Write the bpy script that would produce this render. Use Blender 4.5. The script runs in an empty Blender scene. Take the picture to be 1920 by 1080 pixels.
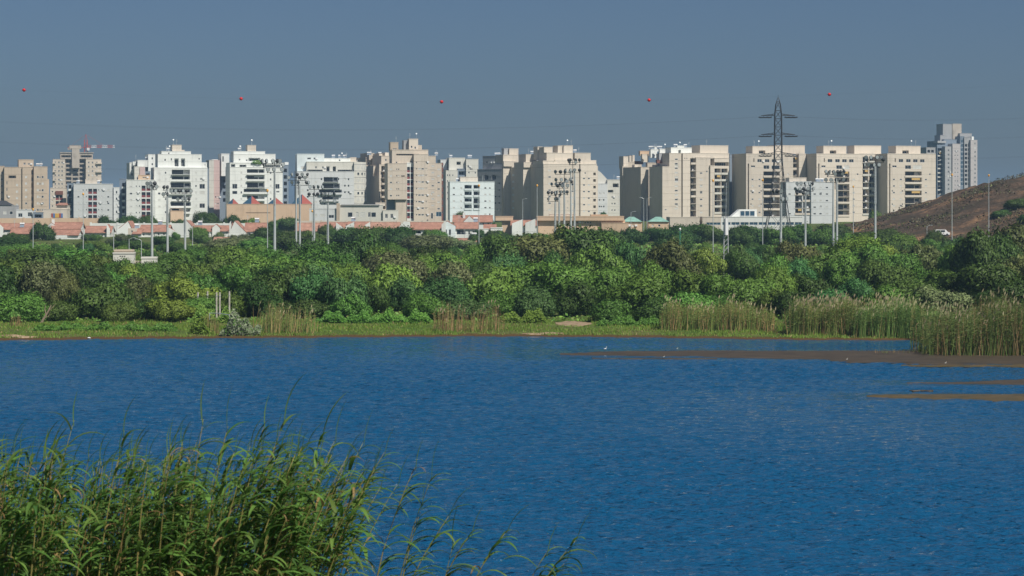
import bpy, bmesh, math, random
import numpy as np
from mathutils import Vector, Matrix

C = bpy.context.scene.collection
R = math.radians
F = 4500.0          # focal length in 1920-wide picture units
HC = 14.0           # camera height above the lake
YH = 400.0          # horizon row

# ------------------------------------------------------------------ camera
cam_d = bpy.data.cameras.new('camera')
cam = bpy.data.objects.new('camera', cam_d); C.objects.link(cam)
cam_d.sensor_width = 36.0
cam_d.lens = 36.0 * F / 1920.0
cam_d.shift_y = -(540 - YH) / 1920.0
cam.location = (0, 0, HC)
cam.rotation_euler = (R(90), 0, 0)
cam_d.clip_start = 0.5; cam_d.clip_end = 20000
cam_d.dof.use_dof = True; cam_d.dof.focus_distance = 420; cam_d.dof.aperture_fstop = 5.0
bpy.context.scene.camera = cam

# ------------------------------------------------------------------ world and sun
SUN_EL, SUN_AZ = R(50), R(42)       # azimuth: to the right of straight behind the camera
sc = bpy.context.scene
w = bpy.data.worlds.new('World'); sc.world = w; w.use_nodes = True
nt = w.node_tree
bg = nt.nodes['Background']
sky = nt.nodes.new('ShaderNodeTexSky'); sky.sky_type = 'NISHITA'; sky.sun_disc = False
sky.sun_elevation = SUN_EL; sky.sun_rotation = math.pi - SUN_AZ
sky.altitude = 0; sky.air_density = 0.75; sky.dust_density = 1.45; sky.ozone_density = 8.0
nt.links.new(sky.outputs[0], bg.inputs[0]); bg.inputs[1].default_value = 0.05
sun_d = bpy.data.lights.new('sun', 'SUN'); sun_d.energy = 5.0; sun_d.angle = R(0.53); sun_d.color = (1.0, 0.93, 0.82)
sun = bpy.data.objects.new('sun', sun_d); C.objects.link(sun)
sdir = Vector((math.sin(SUN_AZ) * math.cos(SUN_EL), -math.cos(SUN_AZ) * math.cos(SUN_EL), math.sin(SUN_EL)))
sun.rotation_euler = sdir.to_track_quat('Z', 'Y').to_euler(); sun.location = (200, -200, 300)
sc.view_settings.view_transform = 'Standard'; sc.view_settings.look = 'None'
sc.view_settings.gamma = 1.0; sc.view_settings.use_curve_mapping = False
sc.view_settings.exposure = 0.1
sc.render.engine = 'CYCLES'
sc.cycles.use_denoising = True; sc.cycles.sample_clamp_direct = 4.0; sc.cycles.sample_clamp_indirect = 4.0
sc.cycles.max_bounces = 6; sc.cycles.diffuse_bounces = 3; sc.cycles.glossy_bounces = 3
sc.cycles.transmission_bounces = 3; sc.cycles.volume_bounces = 0; sc.cycles.transparent_max_bounces = 6

# ------------------------------------------------------------------ helpers
rng = random.Random(7)
def tag(o, label=None, cat=None, group=None, kind=None):
    if label: o['label'] = label
    if cat: o['category'] = cat
    if group: o['group'] = group
    if kind: o['kind'] = kind
    return o
def empty(name, loc, rz=0.0):
    o = bpy.data.objects.new(name, None); C.objects.link(o)
    o.location = loc; o.rotation_euler = (0, 0, rz); o.empty_display_size = 0.5
    return o
def link(name, me, parent=None, loc=None, rot=None, scale=None):
    o = bpy.data.objects.new(name, me); C.objects.link(o)
    if parent is not None: o.parent = parent
    if loc is not None: o.location = loc
    if rot is not None: o.rotation_euler = rot
    if scale is not None: o.scale = scale
    return o
def px_point(px, py, Y):
    return Vector(((px - 960) / F * Y, Y, HC - (py - YH) / F * Y))
def X_at(px, Y): return (px - 960) / F * Y

class MB:
    """collects boxes, quads, tubes into one mesh"""
    def __init__(s): s.v = []; s.f = []; s.m = []; s.smooth = False
    def face(s, pts, m=0):
        b = len(s.v); s.v.extend([tuple(p) for p in pts]); s.f.append(tuple(range(b, b + len(pts)))); s.m.append(m)
    def box(s, x0, x1, y0, y1, z0, z1, m=0):
        b = len(s.v)
        s.v += [(x0,y0,z0),(x1,y0,z0),(x1,y1,z0),(x0,y1,z0),(x0,y0,z1),(x1,y0,z1),(x1,y1,z1),(x0,y1,z1)]
        for q in ((0,3,2,1),(4,5,6,7),(0,1,5,4),(1,2,6,5),(2,3,7,6),(3,0,4,7)):
            s.f.append(tuple(b + i for i in q)); s.m.append(m)
        return s
    def tube(s, pts, radii, n=6, m=0, cap=True):
        pts = [Vector(p) for p in pts]
        if not hasattr(radii, '__len__'): radii = [radii] * len(pts)
        rings = []
        for i, p in enumerate(pts):
            t = (pts[min(i+1, len(pts)-1)] - pts[max(i-1, 0)]).normalized()
            a = t.cross(Vector((0,0,1)) if abs(t.z) < 0.95 else Vector((1,0,0))).normalized(); c = t.cross(a)
            b = len(s.v)
            for k in range(n):
                ang = 2 * math.pi * k / n
                s.v.append(tuple(p + (a * math.cos(ang) + c * math.sin(ang)) * radii[i]))
            rings.append(b)
        for i in range(len(pts) - 1):
            for k in range(n):
                k2 = (k + 1) % n
                s.f.append((rings[i]+k, rings[i+1]+k, rings[i+1]+k2, rings[i]+k2)); s.m.append(m)
        if cap:
            s.f.append(tuple(rings[0] + k for k in range(n))); s.m.append(m)
            s.f.append(tuple(rings[-1] + n - 1 - k for k in range(n))); s.m.append(m)
        return s
    def mesh(s, name, mats, smooth=False):
        me = bpy.data.meshes.new(name); me.from_pydata(s.v, [], s.f)
        for mt in (mats if isinstance(mats, (list, tuple)) else [mats]): me.materials.append(mt)
        if any(s.m): me.polygons.foreach_set('material_index', s.m)
        if smooth: me.polygons.foreach_set('use_smooth', [True] * len(s.f))
        me.update(); return me
    def build(s, name, mats, parent=None, loc=None, rot=None, smooth=False):
        return link(name, s.mesh(name, mats, smooth), parent, loc, rot)

def np_mesh(name, verts, faces, mats, mat_idx=None, smooth=False):
    """verts (N,3), faces (M,k) arrays"""
    me = bpy.data.meshes.new(name)
    verts = np.asarray(verts, np.float32); faces = np.asarray(faces, np.int32)
    M, k = faces.shape
    me.vertices.add(len(verts)); me.vertices.foreach_set('co', verts.ravel())
    me.loops.add(M * k); me.loops.foreach_set('vertex_index', faces.ravel())
    me.polygons.add(M)
    me.polygons.foreach_set('loop_start', np.arange(0, M * k, k, dtype=np.int32))
    try: me.polygons.foreach_set('loop_total', np.full(M, k, np.int32))
    except Exception: pass
    for mt in mats: me.materials.append(mt)
    if mat_idx is not None: me.polygons.foreach_set('material_index', np.asarray(mat_idx, np.int32))
    if smooth: me.polygons.foreach_set('use_smooth', np.ones(M, bool))
    me.update(calc_edges=True); me.validate()
    return me

# ------------------------------------------------------------------ materials
def _new(name):
    m = bpy.data.materials.new(name); m.use_nodes = True
    n = m.node_tree.nodes; b = n['Principled BSDF']
    return m, n, m.node_tree.links, b
def plain(name, col, rough=0.8, var=0.0, scale=1.0, spec=0.3, metal=0.0, bump=0.0, col2=None, stretch=(1,1,1)):
    m, n, l, b = _new(name)
    b.inputs['Roughness'].default_value = rough; b.inputs['Metallic'].default_value = metal
    b.inputs['Specular IOR Level'].default_value = spec
    b.inputs['Base Color'].default_value = (*col, 1)
    if var or col2 or bump:
        tc = n.new('ShaderNodeTexCoord'); mp = n.new('ShaderNodeMapping'); mp.inputs['Scale'].default_value = stretch
        l.new(tc.outputs['Object'], mp.inputs[0])
        nz = n.new('ShaderNodeTexNoise'); nz.inputs['Scale'].default_value = scale; nz.inputs['Detail'].default_value = 6
        l.new(mp.outputs[0], nz.inputs['Vector'])
        rp = n.new('ShaderNodeValToRGB'); l.new(nz.outputs['Fac'], rp.inputs[0])
        c2 = col2 or tuple(c * (1 - var) for c in col); c1 = col if col2 else tuple(min(1, c * (1 + var)) for c in col)
        rp.color_ramp.elements[0].position = 0.32; rp.color_ramp.elements[0].color = (*c2, 1)
        rp.color_ramp.elements[1].position = 0.68; rp.color_ramp.elements[1].color = (*c1, 1)
        l.new(rp.outputs[0], b.inputs['Base Color'])
        if bump:
            bp = n.new('ShaderNodeBump'); bp.inputs['Strength'].default_value = bump; bp.inputs['Distance'].default_value = 0.2
            l.new(nz.outputs['Fac'], bp.inputs['Height']); l.new(bp.outputs[0], b.inputs['Normal'])
    return m
def wallmat(name, col, dirt=0.085):
    """painted or stone-clad facade: blotches, rain streaks, per-part tint, faint cladding joints"""
    m, n, l, b = _new(name)
    b.inputs['Roughness'].default_value = 0.85; b.inputs['Specular IOR Level'].default_value = 0.2
    tc = n.new('ShaderNodeTexCoord')
    n1 = n.new('ShaderNodeTexNoise'); n1.inputs['Scale'].default_value = 0.22; n1.inputs['Detail'].default_value = 5
    l.new(tc.outputs['Object'], n1.inputs['Vector'])
    mp = n.new('ShaderNodeMapping'); mp.inputs['Scale'].default_value = (1.1, 1.1, 0.06); l.new(tc.outputs['Object'], mp.inputs[0])
    n2 = n.new('ShaderNodeTexNoise'); n2.inputs['Scale'].default_value = 1.0; n2.inputs['Detail'].default_value = 3
    l.new(mp.outputs[0], n2.inputs['Vector'])
    ad = n.new('ShaderNodeMath'); ad.operation = 'ADD'; l.new(n1.outputs['Fac'], ad.inputs[0]); l.new(n2.outputs['Fac'], ad.inputs[1])
    rp = n.new('ShaderNodeValToRGB'); l.new(ad.outputs[0], rp.inputs[0])
    e = rp.color_ramp.elements
    e[0].position = 0.72; e[0].color = (*[c * (1 - dirt * 1.6) for c in col], 1)
    e[1].position = 1.0; e[1].color = (*col, 1)
    x = rp.color_ramp.elements.new(0.88); x.color = (*[c * (1 - dirt * 0.5) for c in col], 1)
    oi = n.new('ShaderNodeObjectInfo')
    mr = n.new('ShaderNodeMapRange'); mr.inputs['To Min'].default_value = 0.9; mr.inputs['To Max'].default_value = 1.05
    l.new(oi.outputs['Random'], mr.inputs[0])
    mx = n.new('ShaderNodeMix'); mx.data_type = 'RGBA'; mx.blend_type = 'MULTIPLY'; mx.inputs['Factor'].default_value = 1
    l.new(rp.outputs[0], mx.inputs['A']); l.new(mr.outputs[0], mx.inputs['B'])
    l.new(mx.outputs['Result'], b.inputs['Base Color'])
    return m
def leafmat(name, col, var=0.35, trans=0.24, tip=None):
    m, n, l, b = _new(name)
    b.inputs['Roughness'].default_value = 0.55; b.inputs['Specular IOR Level'].default_value = 0.25
    geo = n.new('ShaderNodeNewGeometry'); oi = n.new('ShaderNodeObjectInfo')
    rp = n.new('ShaderNodeValToRGB'); l.new(geo.outputs['Random Per Island'], rp.inputs[0])
    e = rp.color_ramp.elements
    e[0].color = (*[c * (1 - var) for c in col], 1); e[1].color = (*[c * (1 + var) for c in col], 1)
    if tip:
        e[1].position = 0.9; t = e.new(1.0); t.color = (*tip, 1)
    hs = n.new('ShaderNodeHueSaturation'); l.new(rp.outputs[0], hs.inputs['Color'])
    mr = n.new('ShaderNodeMapRange'); mr.inputs['To Min'].default_value = 0.475; mr.inputs['To Max'].default_value = 0.52
    l.new(oi.outputs['Random'], mr.inputs[0]); l.new(mr.outputs[0], hs.inputs['Hue'])
    mv = n.new('ShaderNodeMath'); mv.operation = 'MULTIPLY_ADD'; mv.inputs[1].default_value = 37.7; mv.inputs[2].default_value = 0.1
    l.new(oi.outputs['Random'], mv.inputs[0])
    fr = n.new('ShaderNodeMath'); fr.operation = 'FRACT'; l.new(mv.outputs[0], fr.inputs[0])
    m2 = n.new('ShaderNodeMapRange'); m2.inputs['To Min'].default_value = 0.75; m2.inputs['To Max'].default_value = 1.3
    l.new(fr.outputs[0], m2.inputs[0]); l.new(m2.outputs[0], hs.inputs['Value'])
    l.new(hs.outputs[0], b.inputs['Base Color'])
    tr = n.new('ShaderNodeBsdfTranslucent'); l.new(hs.outputs[0], tr.inputs['Color'])
    mix = n.new('ShaderNodeMixShader'); mix.inputs[0].default_value = trans
    l.new(b.outputs[0], mix.inputs[1]); l.new(tr.outputs[0], mix.inputs[2])
    l.new(mix.outputs[0], n['Material Output'].inputs['Surface'])
    return m

M = {}
M['white'] = wallmat('white_render', (0.72, 0.75, 0.73))
M['coolwhite'] = wallmat('cool_white_render', (0.68, 0.76, 0.78), 0.07)
M['cream'] = wallmat('cream_stone', (0.62, 0.565, 0.485))
M['beige'] = wallmat('beige_stone', (0.56, 0.50, 0.42))
M['tan'] = wallmat('tan_stone', (0.50, 0.42, 0.33))
M['pale'] = wallmat('pale_stone', (0.60, 0.60, 0.55))
M['panelgrey'] = wallmat('panel_grey', (0.47, 0.45, 0.45))
M['grey'] = wallmat('grey_render', (0.36, 0.37, 0.38))
M['lightgrey'] = wallmat('light_grey_render', (0.58, 0.61, 0.62))
M['pink'] = wallmat('pink_render', (0.60, 0.46, 0.44))
M['peach'] = wallmat('peach_stone', (0.60, 0.45, 0.32))
M['redbrown'] = wallmat('red_brown_cladding', (0.20, 0.09, 0.07))
M['bluegrey'] = wallmat('blue_grey_cladding_and_shade', (0.20, 0.25, 0.31))  # cladding tone, also used to paint shade on some recessed walls
M['concrete'] = wallmat('bare_concrete', (0.42, 0.38, 0.33), 0.22)
M['glass'] = plain('window_glass', (0.02, 0.028, 0.038), 0.08, spec=0.5)
M['blueglass'] = plain('blue_glass', (0.03, 0.075, 0.12), 0.08, spec=0.6)
M['frame'] = plain('white_aluminium', (0.62, 0.64, 0.64), 0.5)
M['dframe'] = plain('dark_aluminium', (0.08, 0.085, 0.09), 0.5)
M['shutter'] = plain('pale_shutter', (0.62, 0.63, 0.60), 0.6, var=0.1, scale=0.4)
M['awning'] = plain('ochre_awning', (0.55, 0.38, 0.14), 0.8)
M['redpanel'] = plain('dark_red_panel', (0.22, 0.05, 0.05), 0.6, var=0.2, scale=0.3)
M['steel'] = plain('galvanised_steel', (0.50, 0.54, 0.55), 0.45, var=0.12, scale=0.6, metal=0.3)
M['darksteel'] = plain('weathered_steel', (0.07, 0.075, 0.08), 0.55, var=0.2, scale=1.2, metal=0.3)
M['lamp'] = plain('lamp_housing', (0.05, 0.055, 0.06), 0.4)
M['lampglass'] = plain('lamp_lens', (0.30, 0.34, 0.35), 0.15, spec=0.6)
M['amber'] = plain('amber_cap', (0.75, 0.38, 0.06), 0.5)
M['red'] = plain('red_plastic', (0.60, 0.015, 0.015), 0.5)
M['cranered'] = plain('crane_red', (0.45, 0.10, 0.08), 0.5)
M['tank'] = plain('white_tank', (0.75, 0.77, 0.78), 0.4)
M['greenroof'] = plain('green_copper', (0.22, 0.40, 0.34), 0.6, var=0.2, scale=0.5)
M['cable'] = plain('cable', (0.05, 0.055, 0.06), 0.6)
M['greenpost'] = plain('green_paint', (0.05, 0.30, 0.24), 0.5)
M['post'] = plain('weathered_concrete', (0.42, 0.40, 0.35), 0.9, var=0.25, scale=3)
M['roofgrey'] = plain('roof_membrane', (0.30, 0.29, 0.27), 0.9, var=0.2, scale=0.3)
M['bluepanel'] = plain('blue_board', (0.10, 0.18, 0.40), 0.6)
M['yellowpanel'] = plain('yellow_board', (0.60, 0.36, 0.08), 0.6)
M['redboard'] = plain('red_board', (0.32, 0.09, 0.07), 0.6)
def rooftile(name, col):
    m, n, l, b = _new(name); b.inputs['Roughness'].default_value = 0.85
    tc = n.new('ShaderNodeTexCoord')
    nz = n.new('ShaderNodeTexNoise'); nz.inputs['Scale'].default_value = 0.7; nz.inputs['Detail'].default_value = 8; nz.inputs['Roughness'].default_value = 0.7
    l.new(tc.outputs['Object'], nz.inputs['Vector'])
    rp = n.new('ShaderNodeValToRGB'); l.new(nz.outputs['Fac'], rp.inputs[0])
    e = rp.color_ramp.elements; e[0].position = .3; e[1].position = .7
    e[0].color = (*[c * .6 for c in col], 1); e[1].color = (*[min(1, c * 1.15) for c in col], 1)
    l.new(rp.outputs[0], b.inputs['Base Color'])
    wv = n.new('ShaderNodeTexWave'); wv.inputs['Scale'].default_value = 1.6; l.new(tc.outputs['Object'], wv.inputs['Vector'])
    bp = n.new('ShaderNodeBump'); bp.inputs['Strength'].default_value = .6; bp.inputs['Distance'].default_value = .06
    l.new(wv.outputs['Fac'], bp.inputs['Height']); l.new(bp.outputs[0], b.inputs['Normal'])
    return m
M['tile'] = rooftile('terracotta_tile', (0.39, 0.205, 0.15))
M['tile2'] = rooftile('orange_tile', (0.42, 0.24, 0.175))

M['bark'] = plain('bark', (0.11, 0.085, 0.06), 0.95, var=0.35, scale=4, bump=0.5)
M['deadwood'] = plain('dead_wood', (0.26, 0.21, 0.15), 0.95, var=0.3, scale=4)
LEAF = {
 'dark green': leafmat('leaf_dark', (0.062, 0.125, 0.027), 0.36),
 'mid green': leafmat('leaf_mid', (0.112, 0.222, 0.040), 0.32),
 'blue-green': leafmat('leaf_blue', (0.080, 0.185, 0.056), 0.32),
 'yellow-green': leafmat('leaf_yellow', (0.160, 0.262, 0.045), 0.28),
 'grey-green': leafmat('leaf_grey', (0.155, 0.20, 0.085), 0.35),
 'olive': leafmat('leaf_olive', (0.100, 0.155, 0.034), 0.34),
 'brownish': leafmat('leaf_brown', (0.125, 0.148, 0.048), 0.34),
}
# ------------------------------------------------------------------ terrain
SH_PX = [-400, 0, 300, 590, 900, 1200, 1500, 1735, 1790, 1920, 2400]
SH_Y = [262, 265.5, 269, 271, 274, 271.5, 266, 265, 236, 230, 205]
SH_X = [(p - 960) / F * 262 for p in SH_PX]
_r = np.random.RandomState(3)
_waves = [(_r.uniform(.01, .09), _r.uniform(.01, .09), _r.uniform(0, 6.28), _r.uniform(.3, 1)) for _ in range(10)]
def rough(X, Y):
    return sum(a * np.sin(kx * X + p) * np.cos(ky * Y + 2 * p) for kx, ky, p, a in _waves) / 5
def gz(X, Y):
    X = np.asarray(X, float); Y = np.asarray(Y, float)
    ys = np.interp(X, SH_X, SH_Y) + 0.5 * np.sin(X * .9) + 0.4 * np.sin(X * 2.3 + 1)
    wgt = np.interp(Y, [110, 190, 350, 480], [0, 1, 1, 0])
    Yp = Y + (270 - ys) * wgt
    z = np.interp(Yp, [-400, 0, 34, 86, 95, 262, 269, 270.5, 274, 292, 500, 750, 1100, 1400, 7000],
                  [16, 12.4, 7.3, -0.3, -1.2, -1.2, -0.12, 0.03, 0.3, 0.8, 3.0, 5.2, 10.0, 10.5, 11.0])
    z = z + rough(X, Y) * np.interp(Yp, [-50, 0, 40, 86, 274, 300, 500, 2000], [.5, 0, .1, 0, .0, .15, .5, .8])
    return z
def gz1(X, Y): return float(gz(X, Y))

def grid_mesh(xs, ys, fz):
    XX, YY = np.meshgrid(xs, ys); ZZ = fz(XX, YY)
    v = np.stack([XX, YY, ZZ], -1).reshape(-1, 3)
    nx, ny = len(xs), len(ys)
    i = (np.arange(ny - 1)[:, None] * nx + np.arange(nx - 1)[None]).ravel()
    return v, np.stack([i, i + 1, i + nx + 1, i + nx], -1)

def ground_material():
    m, n, l, b = _new('scrub_ground'); b.inputs['Roughness'].default_value = 0.95
    b.inputs['Specular IOR Level'].default_value = 0.1
    tc = n.new('ShaderNodeTexCoord')
    n1 = n.new('ShaderNodeTexNoise'); n1.inputs['Scale'].default_value = 0.12; n1.inputs['Detail'].default_value = 8
    n2 = n.new('ShaderNodeTexNoise'); n2.inputs['Scale'].default_value = 1.5; n2.inputs['Detail'].default_value = 8
    for q in (n1, n2): l.new(tc.outputs['Object'], q.inputs['Vector'])
    r1 = n.new('ShaderNodeValToRGB'); l.new(n1.outputs['Fac'], r1.inputs[0])
    e = r1.color_ramp.elements; e[0].position = .36; e[0].color = (.060, .115, .020, 1); e[1].position = .70; e[1].color = (.14, .135, .055, 1)
    r2 = n.new('ShaderNodeValToRGB'); l.new(n2.outputs['Fac'], r2.inputs[0])
    e = r2.color_ramp.elements; e[0].position = .3; e[0].color = (.6, .6, .6, 1); e[1].position = .7; e[1].color = (1.15, 1.15, 1.1, 1)
    mx = n.new('ShaderNodeMix'); mx.data_type = 'RGBA'; mx.blend_type = 'MULTIPLY'; mx.inputs['Factor'].default_value = 1
    l.new(r1.outputs[0], mx.inputs['A']); l.new(r2.outputs[0], mx.inputs['B'])
    # wet brown mud along the waterline, by height
    sp = n.new('ShaderNodeSeparateXYZ'); l.new(tc.outputs['Object'], sp.inputs[0])
    mr = n.new('ShaderNodeMapRange'); mr.inputs['From Min'].default_value = 0.10; mr.inputs['From Max'].default_value = 0.2
    l.new(sp.outputs['Z'], mr.inputs[0])
    mm = n.new('ShaderNodeMix'); mm.data_type = 'RGBA'; l.new(mr.outputs[0], mm.inputs['Factor'])
    mm.inputs['A'].default_value = (.085, .052, .024, 1); l.new(mx.outputs['Result'], mm.inputs['B'])
    l.new(mm.outputs['Result'], b.inputs['Base Color'])
    bp = n.new('ShaderNodeBump'); bp.inputs['Distance'].default_value = .2; l.new(n2.outputs['Fac'], bp.inputs['Height']); l.new(bp.outputs[0], b.inputs['Normal'])
    return m
M['ground'] = ground_material()
xs = np.unique(np.concatenate([np.linspace(-3500, -420, 14), np.linspace(-420, -80, 50), np.linspace(-80, 80, 215), np.linspace(80, 420, 50), np.linspace(420, 3500, 14)]))
ys = np.unique(np.concatenate([np.linspace(-300, 0, 8), np.linspace(0, 250, 60), np.linspace(225, 300, 151), np.linspace(300, 520, 70), np.linspace(520, 1200, 70), np.linspace(1200, 7000, 24)]))
v, f = grid_mesh(xs, ys, gz)
g = link('ground', np_mesh('ground', v, f, [M['ground']], smooth=True)); tag(g, 'scrubby earth from the lake banks to the town', None, None, 'structure')

# ------------------------------------------------------------------ lake
def water_material():
    m, n, l, b = _new('lake_water')
    b.inputs['Base Color'].default_value = (0.005, 0.068, 0.162, 1)
    b.inputs['Roughness'].default_value = 0.05; b.inputs['IOR'].default_value = 1.33
    tc = n.new('ShaderNodeTexCoord')
    def wave(scale, sx, sy, rot, det):
        mp = n.new('ShaderNodeMapping'); mp.inputs['Scale'].default_value = (sx, sy, 1); mp.inputs['Rotation'].default_value = (0, 0, rot)
        l.new(tc.outputs['Object'], mp.inputs[0])
        z = n.new('ShaderNodeTexNoise'); z.inputs['Scale'].default_value = scale; z.inputs['Detail'].default_value = det
        z.inputs['Roughness'].default_value = 0.55; z.inputs['Distortion'].default_value = 0.4
        l.new(mp.outputs[0], z.inputs['Vector']); return z
    a = wave(1.1, .7, 1.5, 0.12, 3); c = wave(3.2, .6, 1.6, -0.1, 2)
    bp = n.new('ShaderNodeBump'); bp.inputs['Distance'].default_value = 0.36; bp.inputs['Strength'].default_value = 1
    l.new(a.outputs['Fac'], bp.inputs['Height'])
    b2 = n.new('ShaderNodeBump'); b2.inputs['Distance'].default_value = 0.24; b2.inputs['Strength'].default_value = 1
    l.new(c.outputs['Fac'], b2.inputs['Height']); l.new(bp.outputs[0], b2.inputs['Normal'])
    l.new(b2.outputs[0], b.inputs['Normal'])
    return m
M['water'] = water_material()
MUDS = [(34, 239, 29, 8), (47, 199, 16, 3), (44, 184, 18, 3.5)]   # centre and half size of the shallows, where the water lies calmer
def wave_z(X, Y):
    r = np.random.RandomState(12); z = np.zeros_like(X)
    for i in range(54):
        lam = .55 * (3.0 / .55) ** r.rand(); a = r.normal(R(-80), R(20)); k = 2 * math.pi / lam
        ph = np.sin(k * (math.cos(a) * X + math.sin(a) * Y) + r.uniform(0, 6.28)); z += .009 * lam ** .6 * (ph if i % 2 else 1 - 1.9 * np.abs(ph))
    gust = .75 + .35 * np.sin(X * .045 + 1) * np.cos(Y * .06) + .2 * np.sin(X * .11 + Y * .05)
    fade = np.clip((78 - np.abs(X)) / 8, 0, 1) * np.clip((Y - 84) / 4, 0, 1) * np.clip((282 - Y) / 6, 0, 1)
    edge = np.interp(X, SH_X, SH_Y); fade = fade * np.clip((edge - Y) / 10 + .25, .25, 1)
    for mx, my, wx, wy in MUDS: fade = fade * (1 - .85 * np.exp(-np.clip(((X - mx) / wx) ** 2, 1, 99) + 1 - np.clip(((Y - my) / wy) ** 2, 1, 99) + 1))
    z = (z - .05) * gust * fade * np.clip(1 - (Y - 170) / 260, .6, 1); return z - .01
wxs = np.unique(np.concatenate([np.linspace(-420, -80, 8), np.linspace(-80, 80, 680), np.linspace(80, 420, 8)]))
wys = np.unique(np.concatenate([[60, 75], np.linspace(84, 170, 400), np.linspace(170, 285, 360), [300]]))
v, f = grid_mesh(wxs, wys, wave_z)
lake = link('lake_water', np_mesh('lake_water', v, f, [M['water']], smooth=True)); tag(lake, 'wind-rippled deep blue lake', None, None, 'structure')

# mudflats
M['mud'] = plain('wet_mud', (0.078, 0.060, 0.040), 0.6, scale=0.9, col2=(0.040, 0.033, 0.023), spec=0.25, bump=0.3, stretch=(0.35, 1, 1))
M['mud2'] = plain('algae_mud', (0.115, 0.078, 0.028), 0.5, scale=1.2, col2=(0.055, 0.048, 0.018), spec=0.4, bump=0.3, stretch=(0.35, 1, 1))
M['sand'] = plain('pale_sand', (0.34, 0.26, 0.17), 0.9, scale=1.5, col2=(0.2, 0.14, 0.09), bump=0.3)
def flat_strip(name, label, tops, bots, mat, zmid=0.11, n=90, seed=0):
    r = np.random.RandomState(seed)
    px = np.linspace(tops[0][0], tops[-1][0], n)
    jit = lambda a: np.convolve(r.randn(n + 12), np.ones(5) / 5, 'same')[6:-6] * a
    yt = np.interp(px, *zip(*tops)) + jit(.8); yb = np.interp(px, *zip(*bots)) + jit(1.3)
    yb = np.maximum(yb, yt + .25)
    rows = [0, .12, .3, .5, .7, .88, 1]; zz = [-.06, .3, .8, 1, .8, .3, -.06]
    V = []
    for t, q in zip(rows, zz):
        y = yt + (yb - yt) * t
        Y = HC * F / (y - YH); X = (px - 960) / F * Y
        zr = zmid * q * (1 + .25 * r.randn(n)) if q > 0 else np.full(n, -.06)
        V.append(np.stack([X, Y, zr], -1))
    V = np.concatenate(V); i = (np.arange(len(rows) - 1)[:, None] * n + np.arange(n - 1)[None]).ravel()
    o = link(name, np_mesh(name, V, np.stack([i + n, i + n + 1, i + 1, i], -1), [mat], smooth=True))
    return tag(o, label, None, None, 'structure')
flat_strip('mudflat', 'long brown mud spit running out from the right-hand reeds',
    [(1050,664.5),(1120,659.5),(1180,657.5),(1300,656.5),(1500,656),(1760,655),(1925,656),(2090,668)], [(1050,665.2),(1120,667),(1300,668),(1360,671.5),(1540,673.5),(1600,679),(1780,683),(1960,683),(2090,670)], M['mud'], seed=1)
flat_strip('mudflat', 'thin dark ribbon of mud just below the long spit',
    [(1110,671.8),(1200,671.4),(1345,671.2)], [(1110,672.5),(1200,673.2),(1345,672.8)], M['mud'], .04, 40, seed=2)
flat_strip('mudflat', 'broken mud strip below the right end of the long spit',
    [(1690,684.2),(1800,684.5),(1940,683.5),(2080,688)], [(1690,685),(1800,686.8),(1940,688),(2080,689)], M['mud2'], .04, 50, seed=3)
flat_strip('mudflat', 'faint pair of mud streaks between the spits, upper one',
    [(1700,717.6),(1800,716),(1930,709),(2090,716)], [(1700,718.6),(1800,719.5),(1930,721.5),(2090,718)], M['mud'], .03, 60, seed=4)
flat_strip('mudflat', 'small narrow mud streak just above the ochre spit',
    [(1705,731.5),(1750,731)], [(1705,732.2),(1750,732.3)], M['mud'], .03, 20, seed=6)
flat_strip('mudflat', 'nearest ochre weed-covered mud spit at the right edge',
    [(1625,742.5),(1680,739),(1760,738),(1940,737.5),(2120,744)], [(1625,743.4),(1680,746),(1760,748.5),(1940,750.5),(2120,746)], M['mud2'], .09, 80, seed=5)

def ground_patch(name, label, cx, cy, wx, wy, mat, seed, lift=.02):
    """low bare patch lying on the bank, following the ground"""
    r = np.random.RandomState(seed); nr, na = 5, 30; V = []
    amp = 1 + .25 * r.randn(na)
    amp = (amp + np.roll(amp, 1) + np.roll(amp, -1)) / 3
    for k in range(1, nr + 1):
        for a in range(na):
            t = k / nr; X = cx + wx * t * amp[a] * math.cos(a * 2 * math.pi / na); Y = cy + wy * t * amp[a] * math.sin(a * 2 * math.pi / na)
            V.append((X, Y, gz1(X, Y) + lift * (1 - t) * 4 + (lift if t < 1 else -.05)))
    V.append((cx, cy, gz1(cx, cy) + lift * 5)); c = len(V) - 1
    F_ = []
    for k in range(nr - 1):
        for a in range(na):
            a2 = (a + 1) % na; F_.append((k * na + a, (k + 1) * na + a, (k + 1) * na + a2, k * na + a2))
    F_ += [(a, (a + 1) % na, c) for a in range(na)]
    me = bpy.data.meshes.new(name); me.from_pydata([tuple(map(float, p)) for p in V], [], F_); me.materials.append(mat); me.update()
    me.polygons.foreach_set('use_smooth', [True] * len(F_))
    return tag(link(name, me), label, None, None, 'structure')
ground_patch('sand_patch', 'bare sandy path where it reaches the meadow', X_at(1075, 289), 290, 2.6, 4.5, M['sand'], 1)
ground_patch('sand_patch', 'pale stony edge of the bank at the far left', X_at(35, 270), 268.3, 3.0, .7, M['sand'], 2, .05)
ground_patch('sand_patch', 'thin pale beach below the meadow', X_at(1018, 275), 275.5, 2.6, .8, M['sand'], 3, .03)

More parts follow.
